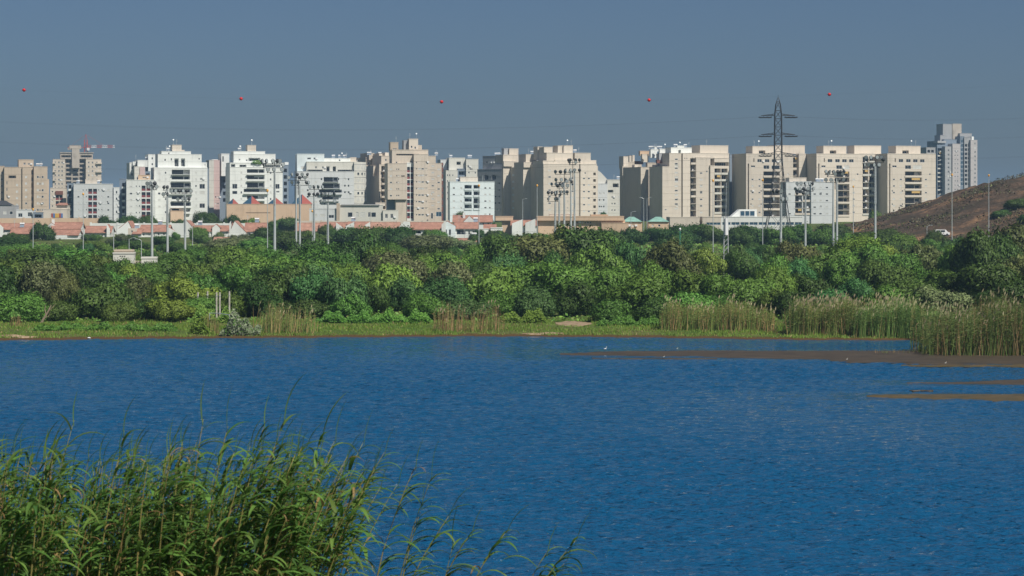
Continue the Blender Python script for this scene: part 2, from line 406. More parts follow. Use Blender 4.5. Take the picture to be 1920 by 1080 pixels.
# ------------------------------------------------------------------ hill on the right
def hill_material():
    m, n, l, b = _new('dry_hillside'); b.inputs['Roughness'].default_value = .95; b.inputs['Specular IOR Level'].default_value = .1
    tc = n.new('ShaderNodeTexCoord')
    n1 = n.new('ShaderNodeTexNoise'); n1.inputs['Scale'].default_value = .055; n1.inputs['Detail'].default_value = 9; n1.inputs['Roughness'].default_value = .65
    l.new(tc.outputs['Object'], n1.inputs['Vector'])
    r1 = n.new('ShaderNodeValToRGB'); l.new(n1.outputs['Fac'], r1.inputs[0])
    e = r1.color_ramp.elements; e[0].position = .38; e[0].color = (.060, .050, .034, 1); e[1].position = .66; e[1].color = (.30, .18, .10, 1)
    x = e.new(.54); x.color = (.105, .072, .05, 1)
    n2 = n.new('ShaderNodeTexNoise'); n2.inputs['Scale'].default_value = .8; n2.inputs['Detail'].default_value = 6
    l.new(tc.outputs['Object'], n2.inputs['Vector'])
    r2 = n.new('ShaderNodeValToRGB'); l.new(n2.outputs['Fac'], r2.inputs[0])
    e = r2.color_ramp.elements; e[0].position = .35; e[0].color = (.6, .62, .6, 1); e[1].position = .65; e[1].color = (1.1, 1.1, 1.1, 1)
    mx = n.new('ShaderNodeMix'); mx.data_type = 'RGBA'; mx.blend_type = 'MULTIPLY'; mx.inputs['Factor'].default_value = 1
    l.new(r1.outputs[0], mx.inputs['A']); l.new(r2.outputs[0], mx.inputs['B']); l.new(mx.outputs['Result'], b.inputs['Base Color'])
    bp = n.new('ShaderNodeBump'); bp.inputs['Distance'].default_value = .6; l.new(n2.outputs['Fac'], bp.inputs['Height']); l.new(bp.outputs[0], b.inputs['Normal'])
    return m
M['hill'] = hill_material()
HY = 745.0
_hp = [1560, 1640, 1680, 1720, 1760, 1800, 1850, 1890, 1920, 2050, 2300, 2700]
_hy = [432, 416, 404, 393, 377, 361, 343, 335, 331, 318, 330, 430]
HX = [(p - 960) / F * HY for p in _hp]; HZ = [HC - (y - YH) / F * HY for y in _hy]
def hz(X, Y):
    crest = np.interp(X, HX, HZ); base = gz(X, Y) - .6
    t = np.interp(Y, [600, 640, 690, HY, 800, 880], [0, .22, .68, 1, .85, 0])
    rr = sum(a * np.sin(kx * 4 * X + p) * np.cos(ky * 4 * Y + 2 * p) for kx, ky, p, a in _waves) / 5
    return base + np.maximum(crest - base, -.5) * t + rr * 1.5 * t + .35 * np.sin(X * 1.1) * np.sin(Y * .9 + X * .3) * t
v, f = grid_mesh(np.linspace(HX[0], HX[-1], 110), np.linspace(600, 880, 60), hz)
tag(link('hill', np_mesh('hill', v, f, [M['hill']], smooth=True)), 'bare brown hillside rising at the right', None, None, 'structure')
# ------------------------------------------------------------------ building kit
_cache = {}
def win_mesh(w, h, fm, bars):
    k = ('w', round(w, 1), round(h, 1), fm, bars)
    if k not in _cache:
        w_, h_ = round(w, 1), round(h, 1); t = min(.1, w_ * .12); mb = MB()
        mb.box(0, w_, -.04, .06, 0, t); mb.box(0, w_, -.04, .06, h_ - t, h_)
        mb.box(0, t, -.04, .06, t, h_ - t); mb.box(w_ - t, w_, -.04, .06, t, h_ - t)
        for i in range(1, bars + 1):
            x = w_ * i / (bars + 1); mb.box(x - t * .4, x + t * .4, -.03, .05, t, h_ - t)
        _cache[k] = mb.mesh('window', M[fm])
    return _cache[k]
def pane_mesh(w, h, pm):
    k = ('p', round(w, 1), round(h, 1), pm)
    if k not in _cache:
        w_, h_ = round(w, 1), round(h, 1); mb = MB()
        if pm == 'shutter':
            n = max(3, int(h_ / .18))
            for i in range(n): mb.box(.03, w_ - .03, .02, .045, h_ * i / n + .02, h_ * (i + 1) / n - .015)
            mb.box(.03, w_ - .03, .046, .055, .02, h_ - .02)
        else: mb.box(.03, w_ - .03, .0, .02, .03, h_ - .03)
        _cache[k] = mb.mesh('pane', M[pm])
    return _cache[k]
def box_mesh(key, w, d, h, mat):
    k = (key, round(w, 2), round(d, 2), round(h, 2), mat)
    if k not in _cache: _cache[k] = MB().box(0, round(w, 2), 0, round(d, 2), 0, round(h, 2)).mesh(key, M[mat])
    return _cache[k]

class Bld:
    def __init__(s, name, label, D, ang, px, yb=412, cat='apartment block', group='apartment blocks on the skyline'):
        s.a = R(ang); s.ca, s.sa = math.cos(s.a), math.sin(s.a); s.D = D; s.X0 = X_at(px, D)
        s.zb = HC - (yb - YH) / F * D
        s.zb = min(s.zb, gz1(s.X0, D) - .3)
        s.root = empty(name, (s.X0, D, s.zb), s.a); tag(s.root, label, cat, group)
        s.rng = random.Random(hash(label) % 9973 if False else sum(map(ord, label)))
    def u(s, px, v=0.0):
        k = (px - 960) / F
        return (k * (s.D + v * s.ca) - s.X0 + v * s.sa) / (s.ca - k * s.sa)
    def Yat(s, px, v): return s.D + s.u(px, v) * s.sa + v * s.ca
    def part(s, name, mb_or_mesh, mats=None, loc=None, parent=None, rot=None):
        if isinstance(mb_or_mesh, MB): return mb_or_mesh.build(name, mats, parent or s.root, loc, rot)
        return link(name, mb_or_mesh, parent or s.root, loc, rot)
    def vol(s, x0, x1, yt, yb=None, v=0.0, dep=12.0, mat='cream', holes=(), bands=0.0, coping=True, name='wall', fm='frame', balc=None):
        Ym = s.Yat((x0 + x1) / 2, v)
        Z = lambda py: HC - (py - YH) / F * Ym - s.zb
        u0, u1 = s.u(x0, v), s.u(x1, v); z1 = Z(yt); z0 = 0.0 if yb is None else Z(yb)
        H = []
        for kind, a, b_, c, d in holes:
            ha, hb = round(max(s.u(a, v), u0 + .05), 2), round(min(s.u(b_, v), u1 - .05), 2)
            zt, zl = round(min(Z(c), z1 - .05), 2), round(max(Z(d), z0 + .05), 2)
            if kind in 'bB': zt = min(zt + .5, z1 - .05)
            if hb - ha > .12 and zt - zl > .12: H.append((kind, ha, hb, zl, zt))
        us = sorted({u0, u1, *[h[1] for h in H], *[h[2] for h in H]}); zs = sorted({z0, z1, *[h[3] for h in H], *[h[4] for h in H]})
        mb = MB()
        mid = lambda q, i: (q[i] + q[i + 1]) / 2
        # front skin: merge whole columns between holes
        for i in range(len(us) - 1):
            um = mid(us, i); cuts = sorted([(h[3], h[4]) for h in H if h[1] <= um <= h[2]])
            z = z0
            spans = []
            for c, d in cuts:
                if c > z + 1e-4: spans.append((z, c))
                z = max(z, d)
            if z1 > z + 1e-4: spans.append((z, z1))
            for c, d in spans: mb.face([(us[i], v, c), (us[i+1], v, c), (us[i+1], v, d), (us[i], v, d)])
        e = v + dep
        mb.face([(u0, e, z0), (u0, v, z0), (u0, v, z1), (u0, e, z1)])
        mb.face([(u1, v, z0), (u1, e, z0), (u1, e, z1), (u1, v, z1)])
        mb.face([(u1, e, z0), (u0, e, z0), (u0, e, z1), (u1, e, z1)])
        mb.face([(u0, v, z1), (u1, v, z1), (u1, e, z1), (u0, e, z1)])
        if yb is not None: mb.face([(u0, v, z0), (u0, e, z0), (u1, e, z0), (u1, v, z0)])
        DEP = {'w': .18, 'p': .08, 'b': 2.2, 'B': 2.0, 'r': .45, 'd': 1.6, 'g': .15, 's': .9, 'o': .7, 'v': .5}
        for kind, a, b_, c, d in H:
            q = v + DEP[kind]
            mb.face([(a, v, c), (a, q, c), (a, q, d), (a, v, d)]); mb.face([(b_, q, c), (b_, v, c), (b_, v, d), (b_, q, d)])
            mb.face([(a, v, c), (b_, v, c), (b_, q, c), (a, q, c)]); mb.face([(a, q, d), (b_, q, d), (b_, v, d), (a, v, d)])
            mb.face([(a, q, c), (b_, q, c), (b_, q, d), (a, q, d)], 1 if kind == 'v' else 0)
        s.part(name, mb, [M[mat], M['dframe']])
        for kind, a, b_, c, d in H:
            wv, hv = b_ - a, d - c; q = v + DEP[kind]
            def window(ua, za, ww, hh, vv, pm, bars, fm_=None):
                if ww < .25 or hh < .25: return
                o = s.part('window', win_mesh(ww, hh, fm_ or fm, bars), loc=(ua, vv - .07, za)); link('pane', pane_mesh(ww, hh, pm), o)
            nb = 0 if wv < .9 else (1 if wv < 2.2 else max(1, int(wv / 1.3) - 1))
            if kind == 'w':
                window(a, c, wv, hv, q, 'glass' if s.rng.random() < .8 else 'shutter', nb)
                if kind == 'w' and s.rng.random() < .16: s.part('air_conditioner', box_mesh('air_conditioner', .9, .4, .65, 'tank'), loc=(b_ + .25, v - .41, c + .1))
            elif kind == 'p': window(a, c, wv, hv, q, 'shutter' if s.rng.random() < .58 else 'glass', 0)
            elif kind == 'g': window(a, c, wv, hv, q, 'blueglass', max(nb, 1))
            elif kind in 'dos':
                if kind == 'd' or s.rng.random() < .6: window(a + wv * .12, c + .02, wv * .76, hv * .84, q, 'glass', nb)
            elif kind == 'r':
                window(a + .03, c + hv * .42, wv - .06, hv * .58, q, 'glass', nb, 'dframe')
                s.part('spandrel', box_mesh('spandrel', wv - .04, .12, hv * .40, 'redpanel'), loc=(a + .02, q - .2, c))
            elif kind in 'bB':
                r = s.rng.random()
                window(a + wv * .04, c + .04, wv * .62, hv * .9, q, 'glass', nb, 'dframe')
                window(a + wv * .7, c + hv * .25, wv * .27, hv * .62, q, 'glass' if r < .6 else 'shutter', 0)
                pr = 1.1 if kind == 'B' else .25
                bm_ = balc or mat
                s.part('balcony_slab', box_mesh('balcony_slab', wv + .2, pr + .3, .2, bm_), loc=(a - .1, v - pr, c - .2))
                if s.rng.random() < .6: s.part('balcony_wall', box_mesh('balcony_wall', wv + .2, .12, .72, bm_), loc=(a - .1, v - pr, c + .003))
                else:
                    k = ('rail', round(wv, 1))
                    if k not in _cache:
                        rb = MB(); ww = round(wv, 1)
                        rb.box(0, ww, 0, .05, .95, 1.0); n = max(3, int(ww / .35))
                        for j in range(n + 1): rb.box(ww * j / n - .02, ww * j / n + .02, .01, .04, 0, .95)
                        _cache[k] = rb.mesh('railing', M['dframe'])
                    s.part('railing', _cache[k], loc=(a, v - pr + .03, c + .003))
                if s.rng.random() < .22: s.part('awning', box_mesh('awning', wv * .5, .06, hv * .35, 'awning' if s.rng.random() < .5 else 'shutter'), loc=(a + wv * .4, v - .08, d - hv * .36))
                if s.rng.random() < .35: s.part('air_conditioner', box_mesh('air_conditioner', .9, .4, .65, 'tank'), loc=(a + wv * .55, v + .5, c + .05))
        if bands:
            pz = bands * Ym / F; k = 1
            while z1 - k * pz > z0 + 1.5:
                zz = z1 - k * pz
                segs = [(u0, u1)]
                for h in H:
                    if h[3] - .1 < zz < h[4] + .1:
                        segs = [t for sg in segs for t in ((sg[0], min(sg[1], h[1])), (max(sg[0], h[2]), sg[1])) if t[1] - t[0] > .3]
                for c, d in segs: s.part('floor_band', MB().box(c, d, v - .06, v - .003, zz - .1, zz + .1), M[mat])
                k += 1
        if coping and u1 - u0 > 2:
            s.part('coping', MB().box(u0 - .08, u1 + .08, v - .09, e + .09, z1 + .002, z1 + .26), M[mat])
        return Ym, u0, u1, z1
    def roof_kit(s, x0, x1, yt, v=4.0, tanks=2, masts=1):
        Ym = s.Yat((x0 + x1) / 2, v); z = HC - (yt - YH) / F * Ym - s.zb + .26
        for i in range(tanks):
            px = s.rng.uniform(x0, x1); u = s.u(px, v + 1)
            k = 'tank'
            if k not in _cache:
                t = MB(); t.tube([(-.75, 0, 1.25), (.75, 0, 1.25)], .32, 8); t.face([(-.7, -.9, .1), (.7, -.9, .1), (.7, 0, 1.0), (-.7, 0, 1.0)], 1); t.face([(-.7, 0, .99), (.7, 0, .99), (.7, -.9, .09), (-.7, -.9, .09)], 1)
                for sx in (-.6, .6): t.box(sx - .04, sx + .04, -.04, .04, 0, .95, 1)
                _cache[k] = t.mesh('solar_water_heater', [M['tank'], M['bluegrey']])
            s.part('solar_water_heater', _cache[k], loc=(u, v + 1 + s.rng.uniform(0, 3), z), rot=(0, 0, -s.a))
        for i in range(masts):
            u = s.u(s.rng.uniform(x0, x1), v)
            k = ('ant', i % 2)
            if k not in _cache:
                t = MB(); t.tube([(0, 0, 0), (0, 0, 2.6)], .05, 5)
                if i % 2 == 0:
                    for q in range(4): t.box(-.5 + q * .05, .5 - q * .05, -.02, .02, 1.6 + q * .28, 1.64 + q * .28)
                else: t.tube([(0, -.1, 2.2), (0, -.25, 2.25), (0, -.4, 2.3)], [.08, .28, .36], 10)
                _cache[k] = t.mesh('antenna', M['steel'])
            s.part('antenna', _cache[k], loc=(u, v + .5, z))

def G(kind, xs, w, y0, pitch, n, h):
    return [(kind, x, x + w, y0 + i * pitch, y0 + i * pitch + h) for x in xs for i in range(n)]
P = 12.3
# ------------------------------------------------------------------ the skyline, left to right
b = Bld('apartment_block', 'tan block cut off by the left edge, with a square stair tower', 1180, 14, -40, 410)
b.vol(-40, 8, 312, v=3, mat='tan', holes=G('w', [2], 3, 322, P, 6, 4), bands=P)
b.vol(8, 42, 314, v=0, mat='tan', holes=[('d', 16, 30, 329, 334)] + G('w', [12], 1.8, 340, P, 5, 6) + G('p', [30], 4, 345, P, 5, 4), bands=P)
b.vol(42, 58, 314, v=-1, mat='tan', dep=13, holes=G('p', [47], 4, 330, P, 6, 4), bands=P)
b.vol(35, 63, 300, 313, v=2, mat='tan', holes=[('w', 44, 48, 305, 309), ('w', 52, 56, 306, 309)])
b.vol(58, 63.5, 314, v=1.5, mat='tan', holes=G('s', [58.6], 4.2, 319, P, 7, 8.5))
b.vol(63.5, 89, 313, v=-.5, mat='tan', holes=G('p', [69, 78], 4, 330, P, 6, 4) + G('w', [74], 2, 331, P, 6, 3), bands=P)
b.vol(89, 92, 336, v=3, mat='tan')
b.roof_kit(66, 85, 313, tanks=2)

b = Bld('apartment_tower', 'far beige tower still under construction, with a crane behind it', 1690, 12, 98, 404)
b.vol(99, 122, 299, v=0, mat='beige', holes=G('w', [102, 109, 115], 2.6, 303, 8, 11, 3.6), bands=8)
b.vol(161, 190, 299, v=0, mat='beige', holes=G('w', [165, 172, 180], 2.8, 303, 8, 11, 3.6), bands=8)
b.vol(122, 161, 297, v=4, mat='concrete', holes=G('d', [123.5, 149], 10.5, 300, 8, 12, 5.5) + G('d', [136], 11, 317, 8, 9, 5))
b.vol(135, 149, 278, 315, v=1, mat='concrete')
b.vol(113, 136, 288, 298, v=2, mat='concrete', holes=[('d', 115, 133, 291, 295)]); b.vol(149, 174, 288, 298, v=2, mat='concrete', holes=[('d', 151, 172, 291, 295)])
b.vol(130, 152, 273, 279, v=3, mat='concrete'); b.vol(112, 176, 285.5, 287, v=1.5, mat='concrete', coping=False)
for i in range(7):
    Ym = b.Yat(110, -1); zz = HC - (307 + 16 * i - YH) / F * Ym - b.zb
    b.part('balcony_slab', MB().box(b.u(98.5, 0), b.u(104, 0), -1.2, -.004, zz, zz + .9), M['beige'])
    b.part('balcony_slab', MB().box(b.u(180, 0), b.u(191, 0), -1.2, -.004, zz, zz + .9), M['beige'])

def crane():
    Y = 1735; r = empty('tower_crane', (X_at(161, Y), Y, gz1(X_at(161, Y), Y))); tag(r, 'red and white tower crane rising behind the unfinished beige tower', 'crane')
    z1 = HC - (262 - YH) / F * Y - r.location.z; zt = HC - (257 - YH) / F * Y - r.location.z; zj = HC - (277 - YH) / F * Y - r.location.z
    m = MB(); sz = 1.0
    for sx in (-1, 1):
        for sy in (-1, 1): m.box(sx * sz - .14, sx * sz + .14, sy * sz - .14, sy * sz + .14, 0, z1)
    k = 0.0
    while k < z1 - 3:
        for sy in (-1, 1):
            m.tube([(-sz, sy * sz, k), (sz, sy * sz, k + 2.4)], .09, 4); m.tube([(sy * sz, -sz, k), (sy * sz, sz, k + 2.4)], .09, 4)
        k += 2.4
    m.build('mast', M['cranered'], r)
    t = MB(); t.tube([(-.8, 0, z1), (0, 0, zt + 2)], .15, 4); t.tube([(.8, 0, z1), (0, 0, zt + 2)], .15, 4); t.build('tower_top', M['cranered'], r)
    L = (215 - 161) / F * Y; j = MB(); n = 16
    for i in range(n):
        a, c = L * i / n, L * (i + 1) / n; mt = 0 if (i // 3) % 2 == 0 else 1
        for y in (-.6, .6): j.box(a, c - .01, y - .13, y + .13, zj, zj + .26, mt); j.tube([(a, y, zj + .2), ((a + c) / 2, 0, zj + 1.7), (c, y, zj + .2)], .1, 4, mt)
        j.box(a, c - .01, -.13, .13, zj + 1.65, zj + 1.9, mt)
    j.build('jib', [M['cranered'], M['tank']], r)
    cj = MB(); cj.box(-13, 0, -.7, .7, zj, zj + .4); cj.build('counter_jib', M['cranered'], r)
    MB().box(-13, -10.5, -.8, .8, zj - 1.6, zj - .02).build('counterweight', M['concrete'], r)
    MB().box(1.1, 2.8, -1.9, -.75, zj - 2, zj - .1).build('cab', M['tank'], r)
    ty = MB(); ty.tube([(0, 0, zt + 2), (L * .6, 0, zj + 1.9)], .06, 4); ty.tube([(0, 0, zt + 2), (-12, 0, zj + .4)], .06, 4); ty.build('tie_rod', M['cranered'], r)
crane()

b = Bld('apartment_block', 'pale grey mid-rise block with dark red window column in front of the unfinished tower', 1090, 8, 138, 412)
b.vol(138, 211, 345.5, v=0, mat='lightgrey', holes=G('r', [165.5, 174.5], 7.2, 354, P, 5, 9.5) + G('w', [155, 161, 184, 190], 1.8, 355, P, 5, 2.6) + G('p', [145, 201], 4, 355, P, 5, 3.4) + G('w', [200], 3, 377, P * 2, 1, 3), bands=P, balc='white')
b.vol(160, 182, 337, 345.5, v=3, mat='cream'); b.vol(213, 224, 352, v=2, mat='lightgrey', holes=G('w', [217], 3, 358, P, 4, 5), bands=P)
b.vol(211, 213, 351, v=4, mat='bluegrey')
b.vol(126, 138, 344, v=5, mat='bluegrey', holes=G('B', [129], 5, 349, P, 5, 8), balc='white')
b.roof_kit(140, 205, 345.5, tanks=3)

b = Bld('apartment_block', 'small cream block with a red panelled corner below the unfinished tower', 1110, 8, 94, 410)
b.vol(94, 124, 353, v=0, mat='cream', holes=G('w', [97], 2.5, 358, 9, 4, 3) + G('r', [104.5, 111.5], 6, 366, 11, 2, 9), bands=10)
b.vol(104, 118, 358, 365, v=-.6, dep=.55, mat='redbrown', coping=False)

b = Bld('apartment_block', 'white stepped block half hidden behind the low white one with red windows', 1180, 16, 241, 410)
b.vol(252, 272, 313, v=0, mat='pale', holes=G('p', [263], 5, 320, P, 4, 5), bands=P); b.vol(262, 272, 313.5, 340, v=-.4, dep=.35, mat='pink', coping=False)
b.vol(243, 252, 306, v=7, mat='white', holes=G('w', [246], 3, 312, P, 4, 5)); b.vol(258, 277, 301, 313, v=3, mat='white'); b.vol(249, 255, 303, 310, v=6, mat='white')
b.vol(272, 282, 322, v=2, mat='bluegrey', holes=G('d', [273.5], 7, 325, P, 3, 8)); b.vol(278, 291, 290, v=6, mat='white', holes=[('w', 284, 287, 295, 299), ('w', 284, 287, 306, 310)])
b.roof_kit(250, 280, 301, tanks=3, v=5)

b = Bld('apartment_block', 'white low block with a dark red window column left of the tall white block', 1090, 8, 237, 412)
b.vol(237, 291, 338, v=0, mat='white', holes=G('r', [265.5, 274.5], 7.5, 348, P, 5, 9.8) + G('w', [254.5, 260.5], 2, 348, P, 5, 2.8) + G('p', [243], 5, 349, P, 5, 3.4), bands=P)
b.vol(259, 281, 329, 338, v=2, mat='peach', holes=[('w', 267, 274, 332, 334)])
b.vol(224, 237, 336, v=6, mat='bluegrey', holes=G('B', [229], 5.5, 345, P, 5, 8), balc='white')
b.roof_kit(240, 285, 338, tanks=2)

b = Bld('apartment_block', 'tall white stepped block with twin tall attic windows above central balconies', 1100, 14, 289, 412)
cen = [('B', 322, 356, 320, 327), ('B', 322, 356, 332, 339.5), ('B', 320, 358, 344, 352), ('B', 318, 360, 356.5, 364), ('B', 322, 356, 369, 376.5), ('B', 320, 358, 381, 389), ('B', 322, 356, 393, 400)]
b.vol(289, 389, 315, v=0, mat='white', dep=16, holes=cen + [('w', 374, 384, 345, 354), ('p', 374, 384, 358, 364), ('w', 374, 384, 381.5, 390)] + G('p', [309, 366], 3, 322, P, 7, 4) + G('w', [310], 2, 334, P * 2, 3, 2.4) + G('w', [375], 4, 334, P, 1, 3) + G('p', [296], 5, 324, P, 6, 4), bands=P)
b.vol(296, 378, 290, 315, v=2, mat='white', dep=12, holes=[('d', 327, 335, 297, 312), ('d', 339.5, 347, 297, 312), ('w', 308, 311, 298, 302), ('w', 320, 322.5, 297, 301), ('w', 372, 375, 296, 299)], bands=P)
b.vol(303, 358, 284.5, 290, v=3, mat='white', dep=10, holes=[('w', 315, 318, 286, 289)])
b.vol(323, 340.5, 272.5, 284.5, v=5, mat='cream', dep=7); b.vol(338, 346, 281, 284.5, v=5, mat='cream', dep=6)
b.vol(378, 388, 305.5, 315, v=3, mat='white', holes=[('w', 382, 386, 308, 312)])
b.vol(389, 391.5, 316, v=9, mat='bluegrey')
b.vol(320, 345, 396, v=-3, dep=2.9, mat='peach')
b.roof_kit(305, 320, 284.5, tanks=1, masts=2); b.roof_kit(324, 336, 272.5, tanks=0, masts=2, v=6)

b = Bld('apartment_block', 'narrow block striped white and pink between two tall white blocks', 1130, 14, 391, 412)
b.vol(392, 401, 301, v=0, mat='pale', bands=P); b.vol(401, 412, 301, v=.6, mat='pink', holes=G('w', [403, 407.5], 2.4, 368, P, 2, 3), bands=P)
b.vol(415, 430, 289, 330, v=5, mat='white', holes=[('d', 417, 419.5, 293, 303)]); b.vol(398, 408, 300, 304, v=4, mat='white'); b.vol(412, 432, 304, v=12, mat='bluegrey', holes=G('d', [418], 5, 310, P, 6, 7))  # rear volume in blue-grey: the shade of a left side, put into its colour

b = Bld('apartment_block', 'tall white block with planted roof terrace and broad curved balconies above the beige hall', 1100, 14, 431, 412)
cen = [('B', 463, 496, 319, 327), ('B', 463, 496, 331, 339), ('B', 463, 496, 343.5, 352), ('B', 457, 503, 356, 363), ('B', 463, 496, 368, 376), ('B', 463, 496, 381, 388)]
b.vol(431, 530, 314, v=0, mat='white', dep=16, holes=cen + [('w', 435.5, 445, 345, 354), ('p', 435.5, 445, 358, 364), ('w', 516, 524, 345, 354), ('w', 518, 524, 358, 361)] + G('p', [451, 506], 3, 322, P, 6, 4) + G('w', [452], 2, 334, P * 2, 2, 2.4), bands=P)
b.vol(431, 530, 306, 314, v=.3, dep=14, mat='white', holes=[('d', 433, 441, 308, 313), ('d', 449, 462, 309, 313), ('d', 494, 526, 309, 313)])
b.vol(438, 516.5, 289.5, 306, v=3, mat='white', dep=11, holes=[('d', 466, 488, 296, 302), ('w', 448, 450.5, 298, 301), ('w', 461, 464, 299, 302)])
b.vol(438, 497, 284.5, 289.5, v=4, mat='white', dep=9); b.vol(464, 480, 273, 284.5, v=5, mat='cream', dep=6)
b.vol(530, 541, 310, v=7, mat='bluegrey', dep=10, holes=G('d', [532], 6, 316, P, 6, 7)); b.vol(534, 541, 304, 312, v=9, mat='white')  # recessed strip has its shade painted in as blue-grey
for k in range(5):
    bm_ = MB(); cx = b.u(476 + k * 3.2, 1.2); r_ = random.Random(k)
    for q in range(26):
        x, y, z = cx + r_.gauss(0, .5), 1.2 + r_.gauss(0, .4), 23.3 + r_.random() * 1.6
        bm_.face([(x - .3, y, z), (x, y - .2, z + .1), (x + .3, y, z + .05), (x, y + .1, z + .5)])
    zt = HC - (307 - YH) / F * b.Yat(480, 1) - b.zb
    b.part('terrace_shrub', bm_, LEAF['mid green'], loc=(0, -1.3, zt - 23.6))
b.roof_kit(440, 460, 284.5, tanks=1, masts=2); b.roof_kit(466, 478, 273, tanks=0, masts=2, v=6)

b = Bld('apartment_block', 'broad pale grey-white block with a rounded right-hand end', 1110, 10, 556, 410)
cen = [('B', 607, 634, 334, 341), ('B', 604, 637, 346, 353), ('B', 598, 641, 357.5, 364), ('B', 604, 635, 370, 377)]
b.vol(557, 664, 322, v=0, mat='lightgrey', dep=14, holes=cen + G('w', [601, 633], 3.2, 334, P, 1, 4) + G('w', [645, 652], 3, 334, P, 3, 4) + G('p', [565, 575], 4, 330, P, 5, 4) + G('p', [590], 4, 340, P, 4, 4), bands=P)
b.vol(575, 664, 304, 322, v=1.5, mat='pale', dep=11, holes=[('w', 591, 594, 312, 316), ('w', 604, 607, 312, 316), ('d', 612, 618, 312, 324), ('d', 624, 630, 312, 324), ('d', 576, 605, 318, 321.5), ('d', 633, 660, 318, 321.5)])
b.vol(557, 608, 289.5, 322, v=4, mat='coolwhite', dep=10, holes=[('w', 576, 583, 295.5, 299), ('w', 588, 591, 295.5, 299), ('p', 564, 572, 312, 317)])
b.vol(608, 657, 297.5, 304, v=5, mat='white', dep=8, holes=[('w', 635, 638, 299, 302)])
def round_end():
    v0 = .0; u0, u1 = b.u(664, 0), b.u(690, 0); rad = (u1 - u0); Ym = b.Yat(676, 3)
    z1 = HC - (304 - YH) / F * Ym - b.zb; m = MB(); n = 14
    pts = [(u0 + rad * math.sin(i / n * math.pi / 2), v0 + 8 - 8 * math.cos(i / n * math.pi / 2)) for i in range(n + 1)]
    for i in range(n): m.face([(*pts[i], 0), (*pts[i+1], 0), (*pts[i+1], z1), (*pts[i], z1)])
    m.face([(p[0], p[1], z1) for p in pts] + [(u0, 8, z1)])
    m.face([(u1, 8, 0), (u1, 14, 0), (u1, 14, z1), (u1, 8, z1)]); m.face([(u0, 8, z1), (u1, 8, z1), (u1, 14, z1), (u0, 14, z1)])
    b.part('rounded_wall', m, M['pale'])
    for k in range(8):
        zz = z1 - 1.2 - k * 3.0; fb = MB()
        for i in range(n):
            q = [(p[0] + .06 * math.sin(i / n * 1.57), p[1] - .06) for p in (pts[i], pts[i+1])]
            fb.face([(*q[0], zz), (*q[1], zz), (*q[1], zz + .2), (*q[0], zz + .2)])
        b.part('floor_band', fb, M['grey'])
    for i in (2, 5, 8, 11):
        for k in range(7):
            p = pts[i]; an = math.atan2(pts[i+1][1] - p[1], pts[i+1][0] - p[0])
            o = b.part('window', win_mesh(1.1, 1.3, 'frame', 0), loc=(p[0] + .02, p[1] - .05, z1 - 3.1 - 3 * k), rot=(0, 0, an)); link('pane', pane_mesh(1.1, 1.3, 'shutter' if (i + k) % 3 else 'glass'), o)
round_end()
b.vol(657, 668, 296, 304, v=6, mat='cream'); b.roof_kit(610, 650, 297.5, tanks=3, masts=2, v=6)

b = Bld('apartment_block', 'shaded beige block stepping back in facets right of the rounded pale block', 1130, 24, 727, 412)
for x0, x1, yt, vv in ((711, 714, 330, 0), (700, 712.5, 312, 10), (686, 699, 296, 24)):
    b.vol(x0, x1, yt, v=vv, mat='beige', dep=14, holes=G('w', [x0 + 4], 3, yt + 8, P, 6, 4) if x1 - x0 > 6 else [], bands=P)
b.vol(711, 727, 309, v=6, mat='beige', dep=12, holes=G('B', [715], 8, 313, P, 8, 8), bands=P)
b.vol(664, 687, 302, v=34, mat='pale', dep=10, holes=G('B', [672], 8, 307, P, 7, 8))
b.vol(715, 738, 293, 309, v=9, mat='beige', holes=[('w', 722, 725, 298, 302)]); b.vol(692, 702, 288, 300, v=22, mat='beige'); b.vol(711, 717, 288, 309, v=14, mat='beige'); b.vol(722, 729, 286, 294, v=12, mat='cream')
b.roof_kit(690, 720, 292, tanks=3, v=14)

b = Bld('apartment_block', 'large tan stone block with twin roof towers and a dark red stair window strip', 1100, 10, 726, 413)
b.vol(727, 763, 307, 374, v=0, mat='beige', dep=12, holes=G('w', [743, 746.5], 2, 316, P, 5, 2.8) + [('d', 753, 760, 304, 306), ('d', 752, 759, 329, 331)] + G('p', [731], 4, 316, P, 5, 3.2), bands=P)
b.vol(727, 763, 374, v=5, mat='bluegrey', dep=6); b.vol(742, 762, 376, v=1, mat='beige', dep=3.9)  # blue-grey wall colour stands in for the shadow under the overhang
b.vol(763, 776, 306, v=1.2, mat='white', dep=10, holes=G('r', [763.3, 769.8], 5.4, 313, P, 8, 10.4))
b.vol(776, 803, 290, v=-.5, mat='beige', dep=13, holes=G('w', [780, 798], 1.6, 303, P, 9, 2.6) + G('p', [784, 790], 5, 315, P, 8, 3) + G('w', [787], 3.2, 328, P * 2, 3, 2.4), bands=P)
b.vol(803, 817, 293, v=.5, mat='beige', dep=12, holes=G('p', [809], 5, 310, P, 7, 2.6) + [('w', 808, 810.5, 362, 366), ('p', 808, 812, 399, 410)], bands=P)
b.vol(817, 828, 307, v=1.5, mat='beige', dep=11, holes=G('p', [820], 5, 316, P, 7, 3) + [('g', 817.5, 828, 397, 406)], bands=P); b.vol(828, 831, 305, v=2, mat='redbrown', dep=8, holes=G('w', [828.5], 2, 310, P, 8, 4))
b.vol(735, 803, 281.5, 307, v=2, mat='beige', dep=10, holes=[('d', 743, 786, 288.5, 291.5), ('w', 742, 745, 303, 306), ('s', 770, 775, 302, 306)])
